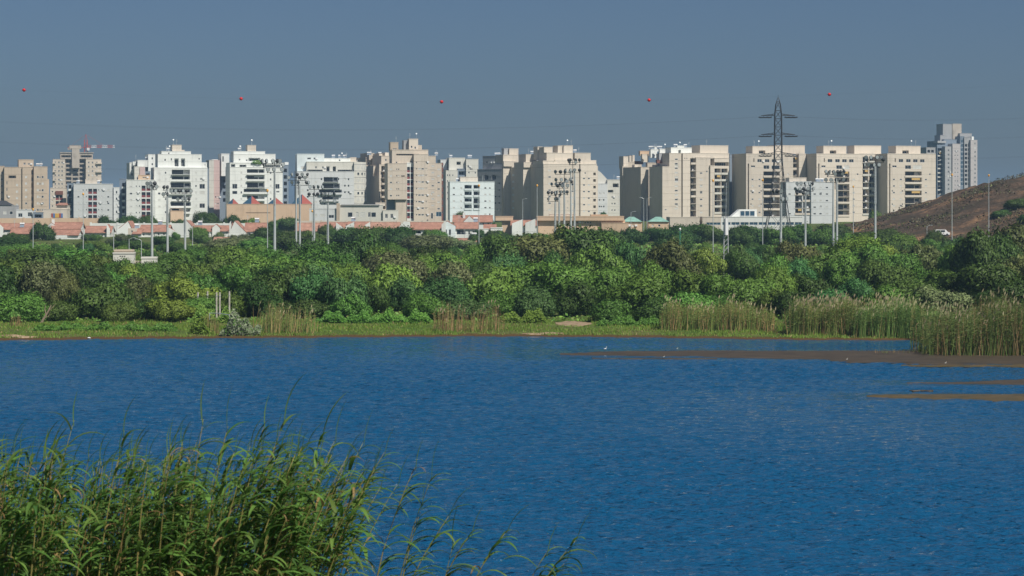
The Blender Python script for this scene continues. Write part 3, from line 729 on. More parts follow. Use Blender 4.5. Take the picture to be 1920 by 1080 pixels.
b.vol(732, 747, 267.5, 282, v=4, mat='tan', dep=6, holes=[('w', 736, 744, 278, 280)]); b.vol(767, 784, 261, 282, v=4, mat='cream', dep=6, holes=[('w', 770, 773, 273.5, 277.5), ('w', 777, 780, 275, 279)]); b.vol(757, 767, 264, 282, v=6, mat='grey', dep=6); b.vol(784, 791, 272, 282, v=5, mat='beige', dep=5)
b.roof_kit(735, 745, 267.5, tanks=0, masts=1, v=5); b.roof_kit(768, 782, 261, tanks=0, masts=2, v=5); b.roof_kit(806, 826, 293, tanks=1)

b = Bld('apartment_block', 'beige grey block standing behind the white cube-like block', 1250, 10, 836, 410)
b.vol(836, 858, 320, v=0, mat='pale', holes=G('w', [838, 842, 848], 2, 327, 11, 5, 3), bands=11); b.vol(842, 872, 296.5, 322, v=4, mat='pale', holes=[('d', 856, 864, 303, 309)]); b.vol(858, 874, 317, v=3, mat='bluegrey', holes=G('d', [860], 11, 321, 11, 2, 7))
b.vol(874, 897, 299, v=2, mat='pale', holes=[('w', 876.5, 879, 310, 314), ('d', 881, 886, 316, 318)] + G('w', [878, 890], 2.5, 322, 11, 3, 3.4), bands=11); b.vol(826, 838, 300, v=8, mat='lightgrey', holes=G('w', [829], 3, 306, 11, 6, 4))
b.roof_kit(842, 895, 297, tanks=3, v=6)

b = Bld('apartment_block', 'white cube-like mid-rise with dark balconies down its middle', 1080, 6, 843, 413)
b.vol(843.5, 927, 341.5, v=0, mat='coolwhite', holes=[(k, a, c, y, y + 7.4) for y in (349, 361.3, 373.6, 385.9) for k, a, c in (('b', 871, 884.5), ('b', 888, 899.5))] + G('w', [849], 3.4, 351, P, 2, 3) + G('p', [849, 908], 4, 351, P, 5, 3) + G('p', [863, 917], 3, 351, P, 5, 3) + G('w', [864.5], 1.2, 352, P, 4, 2.6), bands=P, balc='coolwhite')
b.vol(863, 896, 332.5, 341.5, v=3, mat='cream', dep=8, holes=[('w', 888, 892, 329, 333)]); b.roof_kit(847, 920, 341.5, tanks=3)

b = Bld('apartment_block', 'grey rendered block in shade right of the white cube-like block', 1180, -42, 944, 412)
b.root['label'] = 'grey shaded block with a row of small attic windows right of the white cube block'
b = Bld('apartment_block', 'x', 1180, 12, 895, 412) if False else b
b.vol(895, 944, 318, v=0, mat='grey', holes=G('d', [908, 922], 8, 328, 10, 1, 9) + G('w', [899, 918, 934], 3, 342, P, 5, 4) + G('p', [906, 927], 4, 342, P, 5, 4), bands=P)
b.vol(905, 946, 293, 318, v=2, mat='grey', holes=G('w', [911, 916, 921, 926], 2.8, 302, P, 1, 4), bands=P)
b.roof_kit(910, 940, 293, tanks=2, v=4)

b = Bld('apartment_block', 'big cream block with stepped shaded flank and plain lit front, mid-skyline', 1100, 22, 1018, 412)
for x0, x1, yt, vv, mm in ((943.5, 959, 312, 32, 'cream'), (981, 996.5, 314, 16, 'cream')):
    b.vol(x0, x1, yt, v=vv, mat=mm, dep=2 if vv > 30 else 15.9, bands=P)
    b.vol(x0 + 1, x1 + 10, 303 if vv > 30 else 305, yt, v=vv - .8, mat=mm, dep=2 if vv > 30 else 12)
b.vol(943.5, 972, 291, 304, v=33, mat='cream', dep=10); b.vol(945, 953, 279, 292, v=36, mat='grey', dep=3); b.vol(955, 972, 279.5, 292, v=35, mat='cream', dep=6)
b.vol(986, 1006, 290, 305, v=17, mat='cream', dep=9); b.vol(958.5, 984, 305, v=40, mat='cream', dep=2); b.vol(995, 1019, 302, v=26, mat='cream', dep=4)
b.vol(1019, 1053, 308, v=0, mat='cream', dep=16, holes=G('p', [1028], 5, 318, P, 7, 3), bands=P)
b.vol(1053, 1086, 308, v=.4, mat='cream', dep=15, holes=G('w', [1063], 2.4, 340, P, 6, 1.6) + G('p', [1071], 4, 320, P, 7, 3), bands=P); b.vol(1085.6, 1088.4, 308, v=2, mat='grey', dep=8); b.vol(1088.4, 1119, 308, v=0, mat='cream', dep=15, holes=[('w', 1096, 1098.5, 323, 326)] + G('p', [1093, 1102], 4, 333, P, 6, 3) + G('d', [1112.5], 4.8, 323.5, P, 7, 5), bands=P)
b.vol(1119, 1121, 311, v=1, mat='cream', dep=10)
b.vol(1018, 1041, 302, 308, v=.6, mat='cream', dep=12); b.vol(1041, 1118, 300, 308, v=1, mat='cream', dep=12, coping=False); b.vol(1025, 1041, 287, 302, v=2, mat='cream', dep=10); b.vol(1040, 1074, 287.5, 300, v=2.6, mat='cream', dep=10); b.vol(1078, 1107.5, 287.5, 300, v=1.6, mat='cream', dep=10)
b.vol(1008, 1018, 276, 300, v=12, mat='cream', dep=5); b.vol(1020, 1036, 276.5, 290, v=5, mat='cream', dep=6); b.vol(1046, 1056, 274, 290, v=5, mat='cream', dep=6); b.vol(1057, 1074, 273.5, 290, v=4, mat='cream', dep=6)
for x, vv in ((964, 27), (974, 21), (1003, 11), (1011, 5.5)):
    for k in range(8):
        if b.rng.random() < .75:
            Ym = b.Yat(x, vv); zz = HC - (318 + P * k - YH) / F * Ym - b.zb
            b.part('balcony', MB().box(b.u(x, vv), b.u(x, vv) + 1.4, vv, vv + 2.6, zz, zz + 1.0), M['white' if b.rng.random() < .7 else 'cream'])
b.roof_kit(985, 1004, 290, tanks=1, v=18); b.roof_kit(1060, 1072, 273.5, tanks=0, masts=2, v=5); b.roof_kit(1080, 1105, 287.5, tanks=1, masts=1)

b = Bld('apartment_block', 'lower grey cream block with a sloping roofline in the gap right of the central block', 1190, 12, 1119, 412)
b.vol(1119, 1139, 345, v=0, mat='lightgrey', holes=G('w', [1122.5, 1130.5], 3, 361, P, 4, 3.4) + G('p', [1126], 3, 361, P, 4, 3), bands=P)
b.vol(1139, 1166, 337.5, v=1.5, mat='pale', holes=[('d', 1149, 1160, 344, 351), ('d', 1140, 1150, 356, 361)] + G('w', [1146.5, 1151.5], 2.4, 368, P, 3, 3) + G('p', [1158], 3, 368, P, 3, 3), bands=P)
def slope():
    v = 3.0; Ym = b.Yat(1128, v); Z = lambda y: HC - (y - YH) / F * Ym - b.zb
    a, c, d = b.u(1119, v), b.u(1127, v), b.u(1140, v); m = MB()
    pr = [(a, Z(346)), (d, Z(346)), (d, Z(338)), (c, Z(323.5)), (a, Z(318))]
    m.face([(p[0], v, p[1]) for p in pr]); m.face([(p[0], v + 8, p[1]) for p in reversed(pr)])
    for i in range(len(pr)):
        p, q = pr[i], pr[(i + 1) % len(pr)]; m.face([(p[0], v, p[1]), (p[0], v + 8, p[1]), (q[0], v + 8, q[1]), (q[0], v, q[1])])
    b.part('sloping_gable', m, M['pale'])
slope(); b.roof_kit(1142, 1162, 337.5, tanks=2)

b = Bld('apartment_block', 'cluttered cream block with deep shaded flank and white roof huts, left of the pylon', 1100, 22, 1242, 412)
for x0, x1, yt, vv in ((1201.5, 1216, 314, 21), (1167, 1176.5, 313, 44)):
    b.vol(x0, x1, yt, v=vv, mat='cream', dep=3 if vv > 30 else 20, bands=P)
for x0, x1, yt, vv in ((1176, 1203, 304, 54), (1214, 1244, 306, 32)):
    b.vol(x0, x1, yt, v=vv, mat='beige', dep=2, bands=P)
for x0, yt, vv in ((1190, 309, 33), (1228, 309, 11)):
    for k in range(8):
        Ym = b.Yat(x0, vv); zz = HC - (yt + P * k - YH) / F * Ym - b.zb
        b.part('balcony', MB().box(b.u(x0, vv), b.u(x0, vv) + 1.9, vv, vv + 3, zz - 1.1, zz + .1), M['redbrown' if k % 3 else 'cream'])
for x0, vv in ((1183, 36), (1223, 14)):
    for k in range(8):
        Ym = b.Yat(x0, vv); zz = HC - (318 + P * k - YH) / F * Ym - b.zb
        if b.rng.random() < .6: b.part('balcony', MB().box(b.u(x0, vv), b.u(x0, vv) + 1.5, vv, vv + 3, zz, zz + 1.0), M['bluegrey' if k % 2 else 'pale'])
for x0, x1, yt, yb_, vv, mm in ((1169, 1178, 294, 316, 46, 'cream'), (1180, 1184, 292, 304, 50, 'cream'), (1192, 1206, 303, 308, 28, 'redbrown'), (1186, 1190, 291, 305, 55, 'cream'), (1204, 1216, 290, 304, 22, 'cream'), (1200, 1217, 284, 292, 24, 'peach'), (1232, 1253, 301, 306, 8, 'redbrown'), (1236, 1251, 288, 302, 8, 'grey'), (1220, 1232, 281, 296, 20, 'white'), (1237, 1252, 280, 289, 12, 'white'), (1226, 1235, 276, 284, 22, 'white')):
    b.vol(x0, x1, yt, yb_, v=vv, mat=mm, dep=1.4 if vv < 30 else 5)
b.vol(1242, 1255, 313, v=0, mat='cream', dep=14, holes=G('p', [1246], 4, 392, P, 1, 2), bands=P)
b.vol(1255, 1277.5, 288, v=.6, mat='cream', dep=14, holes=G('p', [1265], 6, 297, 8.4, 12, 3) + [('w', 1265.5, 1271.5, 309, 313), ('w', 1265.5, 1271.5, 334.5, 339)] + G('w', [1268], 3.4, 372, P, 2, 3), bands=P); b.vol(1277.5, 1280.3, 288, v=1.5, mat='cream', dep=8, holes=G('w', [1277.9], 2, 297, P, 9, 3.6)); b.vol(1280.3, 1294, 288, v=0, mat='cream', dep=14, holes=[('w', 1283, 1285, 296, 298), ('w', 1287, 1289, 296, 298)], bands=P)
b.vol(1294, 1305, 296, v=1.2, mat='cream', dep=10, holes=G('B', [1294.3], 8.6, 299.5, P, 9, 8.2), balc='cream'); b.vol(1305, 1332, 296, v=0, mat='cream', dep=14, holes=G('p', [1312], 5, 323, P, 7, 3) + [('w', 1312.5, 1317, 347, 351), ('w', 1312.5, 1317, 358, 361)] + G('w', [1324], 3, 320, P * 3, 1, 3), bands=P); b.vol(1332, 1339.5, 311, v=-1, mat='cream', dep=10, bands=P)
b.vol(1339.5, 1367, 297, v=0, mat='cream', dep=14, holes=G('b', [1339.8, 1352.5], 11.6, 318, P, 7, 8.6) + [('d', 1334, 1366.5, 304, 311)], balc='pale'); b.vol(1294, 1367, 288, 297, v=.8, mat='cream', dep=12, holes=[('w', 1297, 1300, 296, 299)])
b.vol(1312.5, 1365.5, 273.5, 288, v=3, mat='cream', dep=9); b.vol(1258, 1297, 277.5, 288, v=3, mat='white', dep=6, holes=[('d', 1272, 1277, 281, 287)]); b.vol(1270, 1283, 274, 278, v=4, mat='white', dep=4)
b.vol(1368, 1378, 290, v=10, mat='bluegrey', dep=6); b.vol(1378, 1386, 290, v=3, mat='cream', dep=3, holes=[], bands=P); b.vol(1386, 1400, 291, v=16, mat='cream', dep=8, holes=G('w', [1392], 3, 300, P, 8, 4))  # first strip: a side wall's shade given as blue-grey colour
b.roof_kit(1222, 1250, 281, tanks=5, masts=3, v=14); b.roof_kit(1260, 1295, 277.5, tanks=3, masts=2, v=4); b.roof_kit(1325, 1360, 273.5, tanks=0, masts=1)

def slab(label, x0, x1, hut, bal, D, right, seedx, extra=None):
    b = Bld('apartment_block', label, D, 17, x0, 412)
    w_ = x1 - x0
    top = [('w', x + q, x + q + 8.5, 298.5, 304.5) for q, x in zip((0, 14, 27, 40), [x0 + 21] * 4) if x + q + 8.5 < x1 - 3]
    cen = [('b', bal[0], bal[1], y, y + 8.4) for y in [323.5 + P * i for i in range(7)]]
    b.vol(x0, x1, 289, v=0, mat='cream', dep=15, holes=top + cen + [('s', x0 + 13.6, x0 + 15.6, 297, 304), ('s', x0 + 3, x0 + 5.5, 307, 404), ('w', bal[0], bal[0] + 11, 310, 317), ('p', bal[0] + 15, bal[1], 310, 317), ('w', x0 + 9, x0 + 17, 310.5, 314)] +
          G('p', [x0 + 10, x0 + 23, bal[1] + 6], 4, 335, P, 6, 3) + G('w', [x0 + 8, x0 + 27], 2.2, 369 - 12.3, P * 2, 2, 3) + [('w', bal[1] + 14, bal[1] + 17, 325, 328)], bands=P)
    b.vol(hut[0], hut[1], hut[2], 289, v=4, mat='cream', dep=8, holes=[('d', hut[0] + 12, hut[0] + 24, 282, 288)])
    b.roof_kit(hut[0], hut[1], hut[2], tanks=0, masts=2, v=5)
    return b
b = slab('cream slab block directly behind the lattice pylon', 1399, 1487, (1411, 1451, 275), (1431.5, 1462), 1100, None, 1)
b.vol(1451, 1509, 273.5, 289, v=6, mat='cream', dep=8); b.vol(1486, 1498, 292, v=3, mat='cream', dep=8, holes=G('b', [1487], 10, 297, P, 8, 8)); b.vol(1498, 1511, 289, v=1.5, mat='cream', dep=3, holes=[], bands=P); b.vol(1511, 1528, 290, v=15, mat='cream', dep=8, holes=G('w', [1515], 3, 298, P, 8, 5))
b = slab('cream slab block right of the pylon with two roof huts and two balcony stacks', 1531, 1616, (1544, 1587, 274.5), (1568, 1592.5), 1100, None, 2)
b.vol(1602, 1652, 274, 289, v=5, mat='cream', dep=8); b.vol(1616, 1641, 289, v=.7, mat='cream', dep=12, holes=G('b', [1617.5, 1630], 10.5, 296, P, 9, 8.6), balc='pale'); b.vol(1641, 1652, 290, v=8, mat='cream', dep=4); b.vol(1652, 1663, 291, v=12, mat='cream', dep=8, holes=G('w', [1655], 3, 300, P, 7, 4))
b = slab('cream slab block nearest the brown hill, partly hidden by its slope', 1664, 1754.5, (1680, 1726, 274.5), (1697, 1728), 1100, None, 3)
b = Bld('apartment_block', 'low pale grey block with a dark balcony column just right of the pylon', 1060, 6, 1470, 414)
b.vol(1474, 1489.5, 342, v=0, mat='lightgrey', holes=G('p', [1478], 5, 350, P, 5, 3), bands=P); b.vol(1489.5, 1521, 341, v=.8, mat='lightgrey', holes=G('b', [1491, 1506], 13, 357, P, 4, 8.4), bands=P, balc='cream'); b.vol(1521, 1562, 342, v=0, mat='lightgrey', holes=G('p', [1525, 1536, 1548], 5, 350, P, 5, 3) + G('w', [1537], 4, 361, P * 2, 2, 2.4), bands=P); b.vol(1480, 1512, 334, 342, v=3, mat='cream', dep=8); b.roof_kit(1524, 1558, 342, tanks=3)

b = Bld('apartment_tower', 'far tall tower of blue glass and white panels beside the brown hill', 1690, 20, 1757, 404)
b.vol(1772, 1786, 275, v=0, mat='grey', dep=10, holes=G('w', [1777], 3, 280, 8, 11, 4), bands=8); b.vol(1786, 1800.5, 270, v=-1, mat='panelgrey', dep=10, holes=G('w', [1790, 1795], 1.8, 282, 8, 10, 2.6), bands=8)
b.vol(1757, 1772, 265, v=4, mat='bluegrey', dep=14, holes=G('b', [1758, 1762], 8.5, 279, 8, 11, 5.8), balc='pale'); b.vol(1800.5, 1808, 256, v=2, mat='bluegrey', dep=14, holes=G('g', [1801], 6, 262, 8, 11, 6)); b.vol(1808, 1820, 258, v=1, mat='grey', dep=14, holes=G('d', [1809, 1815], 4.6, 270, 8, 10, 5)); b.vol(1820, 1832.5, 263, v=-1, mat='panelgrey', dep=10, holes=G('w', [1827], 2.6, 267, 8, 11, 4), bands=8)
b.vol(1770, 1801, 262, 276, v=5, mat='bluegrey', dep=12); b.vol(1763, 1772, 254, 266, v=8, mat='grey', dep=8); b.vol(1768, 1786, 233, 262, v=9, mat='grey', dep=9); b.vol(1786, 1803, 232.5, 262, v=8.5, mat='concrete', dep=9); b.vol(1800, 1822, 250.5, 257, v=6, mat='grey', dep=6); b.vol(1822, 1826, 256, 263, v=2, mat='white', dep=3); b.vol(1758, 1774, 264, 268, v=3, mat='grey', dep=6, coping=False)
b = Bld('apartment_block', 'small grey roof pavilion just left of the far glass tower', 1400, 10, 1736, 408)
b.vol(1737, 1754, 277, v=0, mat='grey', holes=G('d', [1739, 1746], 5, 281, 9, 6, 5))

# ------------------------------------------------------------------ low buildings in front of the blocks
b = Bld('sports_hall', 'long plain beige hall with red pyramid rooflights', 1000, 4, 425, 416, 'hall', None)
b.vol(425, 583, 383.5, v=0, mat='peach', dep=22, holes=[('d', 461, 507, 398.5, 399.6)])
for x0, x1, yt in ((427, 446, 372), (455, 488, 367), (502, 531, 370), (546, 586, 364)):
    Ym = b.Yat((x0 + x1) / 2, 8); z = HC - (383.5 - YH) / F * Ym - b.zb + .27; zt = HC - (yt - YH) / F * Ym - b.zb; a, c = b.u(x0, 8), b.u(x1, 8); m_ = (a + c) / 2
    m = MB(); ap = (m_, 11, zt)
    m.face([(a, 6, z), (m_, 6, z), ap], 1); m.face([(m_, 6, z), (c, 6, z), ap], 0); m.face([(c, 6, z), (c, 16, z), ap], 0); m.face([(c, 16, z), (a, 16, z), ap], 0); m.face([(a, 16, z), (a, 6, z), ap], 1)
    b.part('rooflight', m, [M['redboard'], M['blueglass']])
b = Bld('school_building', 'low pale concrete building with a stepped roof below the rounded block', 985, 4, 580, 418, 'building', None)
b.vol(580, 632, 392, v=0, mat='lightgrey', dep=10, holes=G('p', [586, 600], 9, 401, P, 1, 6) + [('w', 616, 626, 403, 409)]); b.vol(631, 637, 381, v=-1, mat='tan', dep=8)
b.vol(637, 718, 385, v=1, mat='pale', dep=10, holes=G('p', [652, 676, 696], 9, 398, P, 1, 9) + G('w', [667, 690], 5, 398, P, 1, 9)); b.vol(718, 747, 395, v=0, mat='pale', dep=8, holes=G('w', [722, 732], 5, 401, P, 1, 8)); b.vol(704, 722, 381, 386, v=3, mat='cream', dep=7); b.vol(640, 712, 383, 385, v=.4, mat='grey', dep=9, coping=False)
b = Bld('workshop', 'low grey sheds with a dark pitched roof at the left edge', 960, 6, -6, 424, 'shed', None)
b.vol(-6, 30, 386, v=0, mat='grey', holes=G('p', [6, 18], 6, 396, P, 1, 6)); b.vol(30, 62, 394, v=1, mat='lightgrey', holes=[('w', 34, 42, 400, 407), ('w', 52, 60, 398, 406)]); b.vol(62, 80, 399, v=0, mat='bluegrey', holes=[('d', 65, 78, 402, 408)])
m = MB(); Ym = b.Yat(8, 0); zA = HC - (386 - YH) / F * Ym - b.zb + .27; zB = HC - (376 - YH) / F * Ym - b.zb; a, c = b.u(-6), b.u(22)
m.face([(a, -.3, zA), (c, -.3, zA), (c - 3, 5, zB), (a, 5, zB)]); m.face([(a, 5, zB), (c - 3, 5, zB), (c, 11, zA), (a, 11, zA)]); m.face([(c, -.3, zA), (c, 11, zA), (c - 3, 5, zB)]); b.part('roof', m, M['darksteel'])
b = Bld('kindergarten', 'small pale building with red, yellow and blue panels on its front', 965, 5, 80, 424, 'building', None)
b.vol(80, 126, 393, v=0, mat='cream', holes=[]); b.vol(106, 126, 386, 393, v=1, mat='cream')
for i, mt in enumerate(('redboard', 'bluepanel', 'yellowpanel', 'yellowpanel', 'redboard', 'bluepanel')):
    Ym = b.Yat(108, -.1); z0 = HC - (408 - YH) / F * Ym - b.zb; a = b.u(96 + i * 3.7); b.part('panel', MB().box(a, a + .72, -.12, -.003, z0, z0 + 1.7), M[mt])
m = MB(); z = HC - (386 - YH) / F * b.Yat(116, 0) - b.zb + .27; a, c = b.u(104), b.u(128); m.face([(a, .2, z), (c, .2, z), (c - 1, 5, z + 1), (a + 1, 5, z + 1)]); m.face([(a + 1, 5, z + 1), (c - 1, 5, z + 1), (c, 11, z), (a, 11, z)]); b.part('roof', m, M['tile'])
def garden_wall(name, label, D, x0, x1, yt, yb_, mat, bay=None):
    b = Bld(name, label, D, 0, x0, yb_, 'wall', None); b.vol(x0, x1, yt, v=0, mat=mat, dep=.5, coping=False)
    n = max(2, int((b.u(x1) - b.u(x0)) / 9)); z = HC - (yt - YH) / F * D - b.zb
    for i in range(n + 1):
        a = b.u(x0) + (b.u(x1) - b.u(x0)) * i / n
        b.part('pier', MB().box(a - .3, a + .3, -.12, .62, 0, z + .3), M[mat])
    return b
garden_wall('retaining_wall', 'long beige retaining wall below the left-hand blocks', 930, -60, 200, 409, 420, 'peach')
garden_wall('boundary_wall', 'white parapet wall behind the red-roofed houses on the left', 860, 170, 470, 418.5, 428, 'white')
garden_wall('boundary_wall', 'long pale wall behind the houses below the tan stone block', 860, 555, 840, 414, 428, 'cream')

b = Bld('community_centre', 'long peach building with an overhanging flat roof in the middle distance', 840, 0, 1008, 436, 'building', None)
b.vol(1009, 1172, 414, v=0, mat='peach', dep=18, holes=[('w', 1066, 1072, 422, 425)] + G('w', [1081, 1086, 1091, 1096, 1101, 1106], 2.6, 415.5, P, 1, 3.4)); b.vol(1006, 1170, 406.5, 413.6, v=-1.2, mat='peach', dep=20, name='roof_slab'); b.vol(1128, 1178, 419, v=-2.5, mat='peach', dep=2.4)
b.vol(1030, 1080, 402, 406, v=4, mat='cream', dep=9); b.vol(1108, 1140, 403.5, 406, v=5, mat='peach', dep=8)
b = Bld('gatehouse', 'small peach flat-roofed building left of the long peach one', 835, 0, 928, 436, 'building', None)
b.vol(941, 960, 414, v=0, mat='peach', dep=9); b.vol(929, 962, 406.5, 413.6, v=-1, mat='peach', dep=11, name='roof_slab')
for x0, x1, lab in ((1167, 1204, 'cream pavilion with a pale green hipped roof beside the long peach building'), (1216, 1254, 'cream pavilion with a pale green hipped roof next to the white terrace wall')):
    b = Bld('pavilion', lab, 860, 0, x0, 434, 'pavilion', 'green-roofed pavilions'); b.vol(x0, x1, 417, v=0, mat='peach', dep=9, holes=G('w', [x0 + 6, x0 + 18], 4, 421, P, 1, 4))
    Ym = b.D; z = HC - (417 - YH) / F * Ym - b.zb + .27; zt = HC - (406.5 - YH) / F * Ym - b.zb; a, c = b.u(x0) - .1, b.u(x1) + .1; q = (c - a) * .38
    m = MB(); m.face([(a, -.5, z), (c, -.5, z), (c - q, 4, zt), (a + q, 4, zt)]); m.face([(c, -.5, z), (c, 9.5, z), (c - q, 5, zt), (c - q, 4, zt)]); m.face([(c, 9.5, z), (a, 9.5, z), (a + q, 5, zt), (c - q, 5, zt)]); m.face([(a, 9.5, z), (a, -.5, z), (a + q, 4, zt), (a + q, 5, zt)]); m.face([(a + q, 4, zt), (c - q, 4, zt), (c - q, 5, zt), (a + q, 5, zt)]); b.part('roof', m, M['greenroof'])
b = Bld('shopping_centre', 'long low white terrace building with blue glazing and a slanting glass entrance', 880, 0, 1256, 432, 'building', None)
b.vol(1256, 1312, 408, v=0, mat='cream', dep=20); b.vol(1317, 1352, 407.5, v=-1, mat='cream', dep=20, holes=[('g', 1324, 1351, 417, 422)]); b.vol(1352, 1504, 407.5, v=-1, mat='white', dep=20, holes=[('g', x, x + 16, 416.5, 422) for x in range(1354, 1500, 17)])
m = MB(); Ym = b.D + 4; Z = lambda y: HC - (y - YH) / F * Ym - b.zb; a, c, d = b.u(1369, 5), b.u(1386, 5), b.u(1418, 5)
pr = [(a, Z(407)), (d, Z(407)), (d, Z(392.5)), (c, Z(392.5))]
m.face([(p[0], 3, p[1]) for p in pr]); m.face([(p[0], 12, p[1]) for p in reversed(pr)])
for i in range(4):
    p, q = pr[i], pr[(i + 1) % 4]; m.face([(p[0], 3, p[1]), (p[0], 12, p[1]), (q[0], 12, q[1]), (q[0], 3, q[1])])
b.part('entrance_hall', m, M['white'])
for x0, x1 in ((1388, 1396), (1397, 1405), (1406, 1415)):
    o = b.part('window', win_mesh((x1 - x0) / F * Ym, 1.9, 'frame', 0), loc=(b.u(x0, 3), 2.9, Z(405))); link('pane', pane_mesh((x1 - x0) / F * Ym, 1.9, 'blueglass'), o)
# ------------------------------------------------------------------ red-roofed houses
class House(Bld):
    def __init__(s, label, D, x0, yb, ang=0): super().__init__('house', label, D, ang, x0, yb, 'house', 'red-roofed houses before the apartment blocks')
    def Z(s, y, v=0): return HC - (y - YH) / F * (s.D + v) - s.zb
    def long(s, x0, x1, yr, ye, v=0, dep=9, wins=(), mat='white', tile='tile', chim=None):
        """ridge across the view"""
        s.vol(x0, x1, ye + .5, v=v, mat=mat, dep=dep, holes=list(wins), coping=False)
        a, c = s.u(x0, v) - .35, s.u(x1, v) + .35; ze, zr = s.Z(ye, v), s.Z(yr, v + dep / 2); t = .18; mb = MB()
        P1 = [(a, v - .5, ze), (c, v - .5, ze), (c, v + dep / 2, zr), (a, v + dep / 2, zr)]; P2 = [(c, v + dep + .5, ze), (a, v + dep + .5, ze), (a, v + dep / 2, zr), (c, v + dep / 2, zr)]
        mb.face([(p[0], p[1], p[2] + t) for p in P1]); mb.face([(p[0], p[1], p[2] + t) for p in P2])
        for q in (a, c): mb.face([(q, v - .5, ze), (q, v - .5, ze + t), (q, v + dep / 2, zr + t), (q, v + dep / 2, zr)]); mb.face([(q, v + dep + .5, ze), (q, v + dep + .5, ze + t), (q, v + dep / 2, zr + t), (q, v + dep / 2, zr)])
        mb.face([(a, v - .5, ze), (c, v - .5, ze), (c, v - .5, ze + t), (a, v - .5, ze + t)])
        for q in (a + .36, c - .36): mb.face([(q, v, ze + .01), (q, v + dep, ze + .01), (q, v + dep / 2, zr)], 1)
        r = s.part('roof', mb, [M[tile], M[mat]])
        k = max(2, int((c - a) / 1.1)); rr = MB()
        rr.tube([(a, v + dep / 2, zr + t), (c, v + dep / 2, zr + t)], .14, 6); link('ridge_tile', rr.mesh('ridge_tile', M[tile]), r)
        if chim:
            u = s.u(chim, v + 3); s.part('chimney', MB().box(u - .4, u + .4, v + 2.4, v + 3.2, ze, zr + 1.2), M['white'])
        if s.rng.random() < .5: s.roof_kit(x0 + 3, x1 - 3, yr, v + dep / 2, 1, 1)
    def gable(s, x0, x1, ypeak, ye, xpk=None, v=0, dep=10, wins=(), mat='white', tile='tile'):
        """gable end towards the camera"""
        s.vol(x0, x1, ye, v=v, mat=mat, dep=dep, holes=list(wins), coping=False)
        a, c = s.u(x0, v), s.u(x1, v); p = s.u(xpk if xpk else (x0 + x1) / 2, v); ze, zp = s.Z(ye, v), s.Z(ypeak, v)
        for q in (v, v + dep):
            g_ = MB(); g_.face([(a, q, ze + .004), (c, q, ze + .004), (p, q, zp)]); s.part('gable', g_, M[mat])
        mb = MB(); t = .2
        for q in ((a - .3, c), (c + .3, a)):
            e0 = (q[0], ze - .15)
            mb.face([(e0[0], v + .25, e0[1] + t), (p, v + .25, zp + t), (p, v + dep + .2, zp + t), (e0[0], v + dep + .2, e0[1] + t)])
            mb.face([(e0[0], v + .25, e0[1]), (p, v + .25, zp), (p, v + .25, zp + t), (e0[0], v + .25, e0[1] + t)])
        s.part('roof', mb, M[tile])
    def slope(s, xa, ya, xb, yb_, v=0, dep=6, base=444, mat='white', tile='tile'):
        """wall with one sloping top edge and the tiled roof behind it"""
        a, c = s.u(xa, v), s.u(xb, v); za, zc = s.Z(ya, v), s.Z(yb_, v); mb = MB(); mb2 = MB()
        for q in (v, v + .35): mb.face([(a, q, 0), (c, q, 0), (c, q, zc), (a, q, za)])
        mb.face([(a, v, za), (c, v, zc), (c, v + .35, zc), (a, v + .35, za)]); mb.face([(a, v, 0), (a, v, za), (a, v + .35, za), (a, v + .35, 0)]); mb.face([(c, v, 0), (c, v, zc), (c, v + .35, zc), (c, v + .35, 0)])
        s.part('gable_wall', mb, M[mat])
        mb2.face([(a, v + .36, za - .25), (c, v + .36, zc - .25), (c, v + dep, zc - .25), (a, v + dep, za - .25)])
        mb2.face([(a, v + dep, 0), (a, v + dep, za - .25), (c, v + dep, zc - .25), (c, v + dep, 0)]); s.part('roof', mb2, [M[tile]])
W = lambda xs, y, w_=3, h=4: [('w', x, x + w_, y, y + h) for x in xs]
h = House('red-roofed house at the far left edge behind the first street lamp', 800, -20, 448); h.long(-20, 58, 420, 431, wins=W([5, 22, 40], 433)); h.slope(-10, 412, 6, 427, v=-2); h.long(20, 60, 428, 439, v=-5, dep=7, wins=W([30, 45], 441))
h = House('white house with two stacked terracotta roofs at the left, its lower wing projecting', 790, 68, 456); h.gable(80, 118, 418, 432, 96, v=2, wins=W([104], 430)); h.long(96, 150, 418, 430, v=0, wins=W([110, 124, 134], 432), chim=100); h.long(70, 146, 432, 441.5, v=-6, dep=8, wins=W([78, 92], 443)); h.vol(103, 125, 441, v=-7.5, dep=1.4, mat='white', holes=[('d', 110, 114, 447, 454)], coping=False)
h = House('terracotta-roofed house right of the stacked-roof white house', 810, 150, 448); h.long(152, 207, 425, 437, wins=W([160, 176, 190], 439)); h.slope(200, 419, 206, 430, v=-1)
h = House('white house with steep red roof slope and gable behind the leftmost floodlight mast', 805, 212, 448); h.long(262, 288, 423, 436, wins=W([268, 278], 438)); h.slope(240, 415, 219, 432, v=-2); h.vol(240, 256, 428, v=-2, mat='cream', coping=False, holes=W([246], 432)); h.long(250, 264, 430, 439, v=-3, dep=6); h.gable(224, 246, 415, 428, 240, v=0)
h = House('small red-roofed house between the two left floodlight masts', 806, 286, 448); h.long(290, 316, 423, 435, wins=W([296, 306], 437)); h.slope(316, 427, 330, 434, v=-1)
h = House('white gabled house with long red slope by the third floodlight mast', 802, 322, 450); h.gable(330, 364, 414, 430, 350, wins=W([352], 430)); h.slope(350, 413, 328, 430, v=-2); h.long(362, 392, 424, 435, v=1, wins=W([368, 380], 437))
h = House('red-roofed terrace house with an arched dormer left of the beige hall', 806, 384, 450); h.long(388, 428, 424, 434, wins=W([396, 410], 436)); h.gable(398, 412, 421, 427, v=-.6, dep=4)
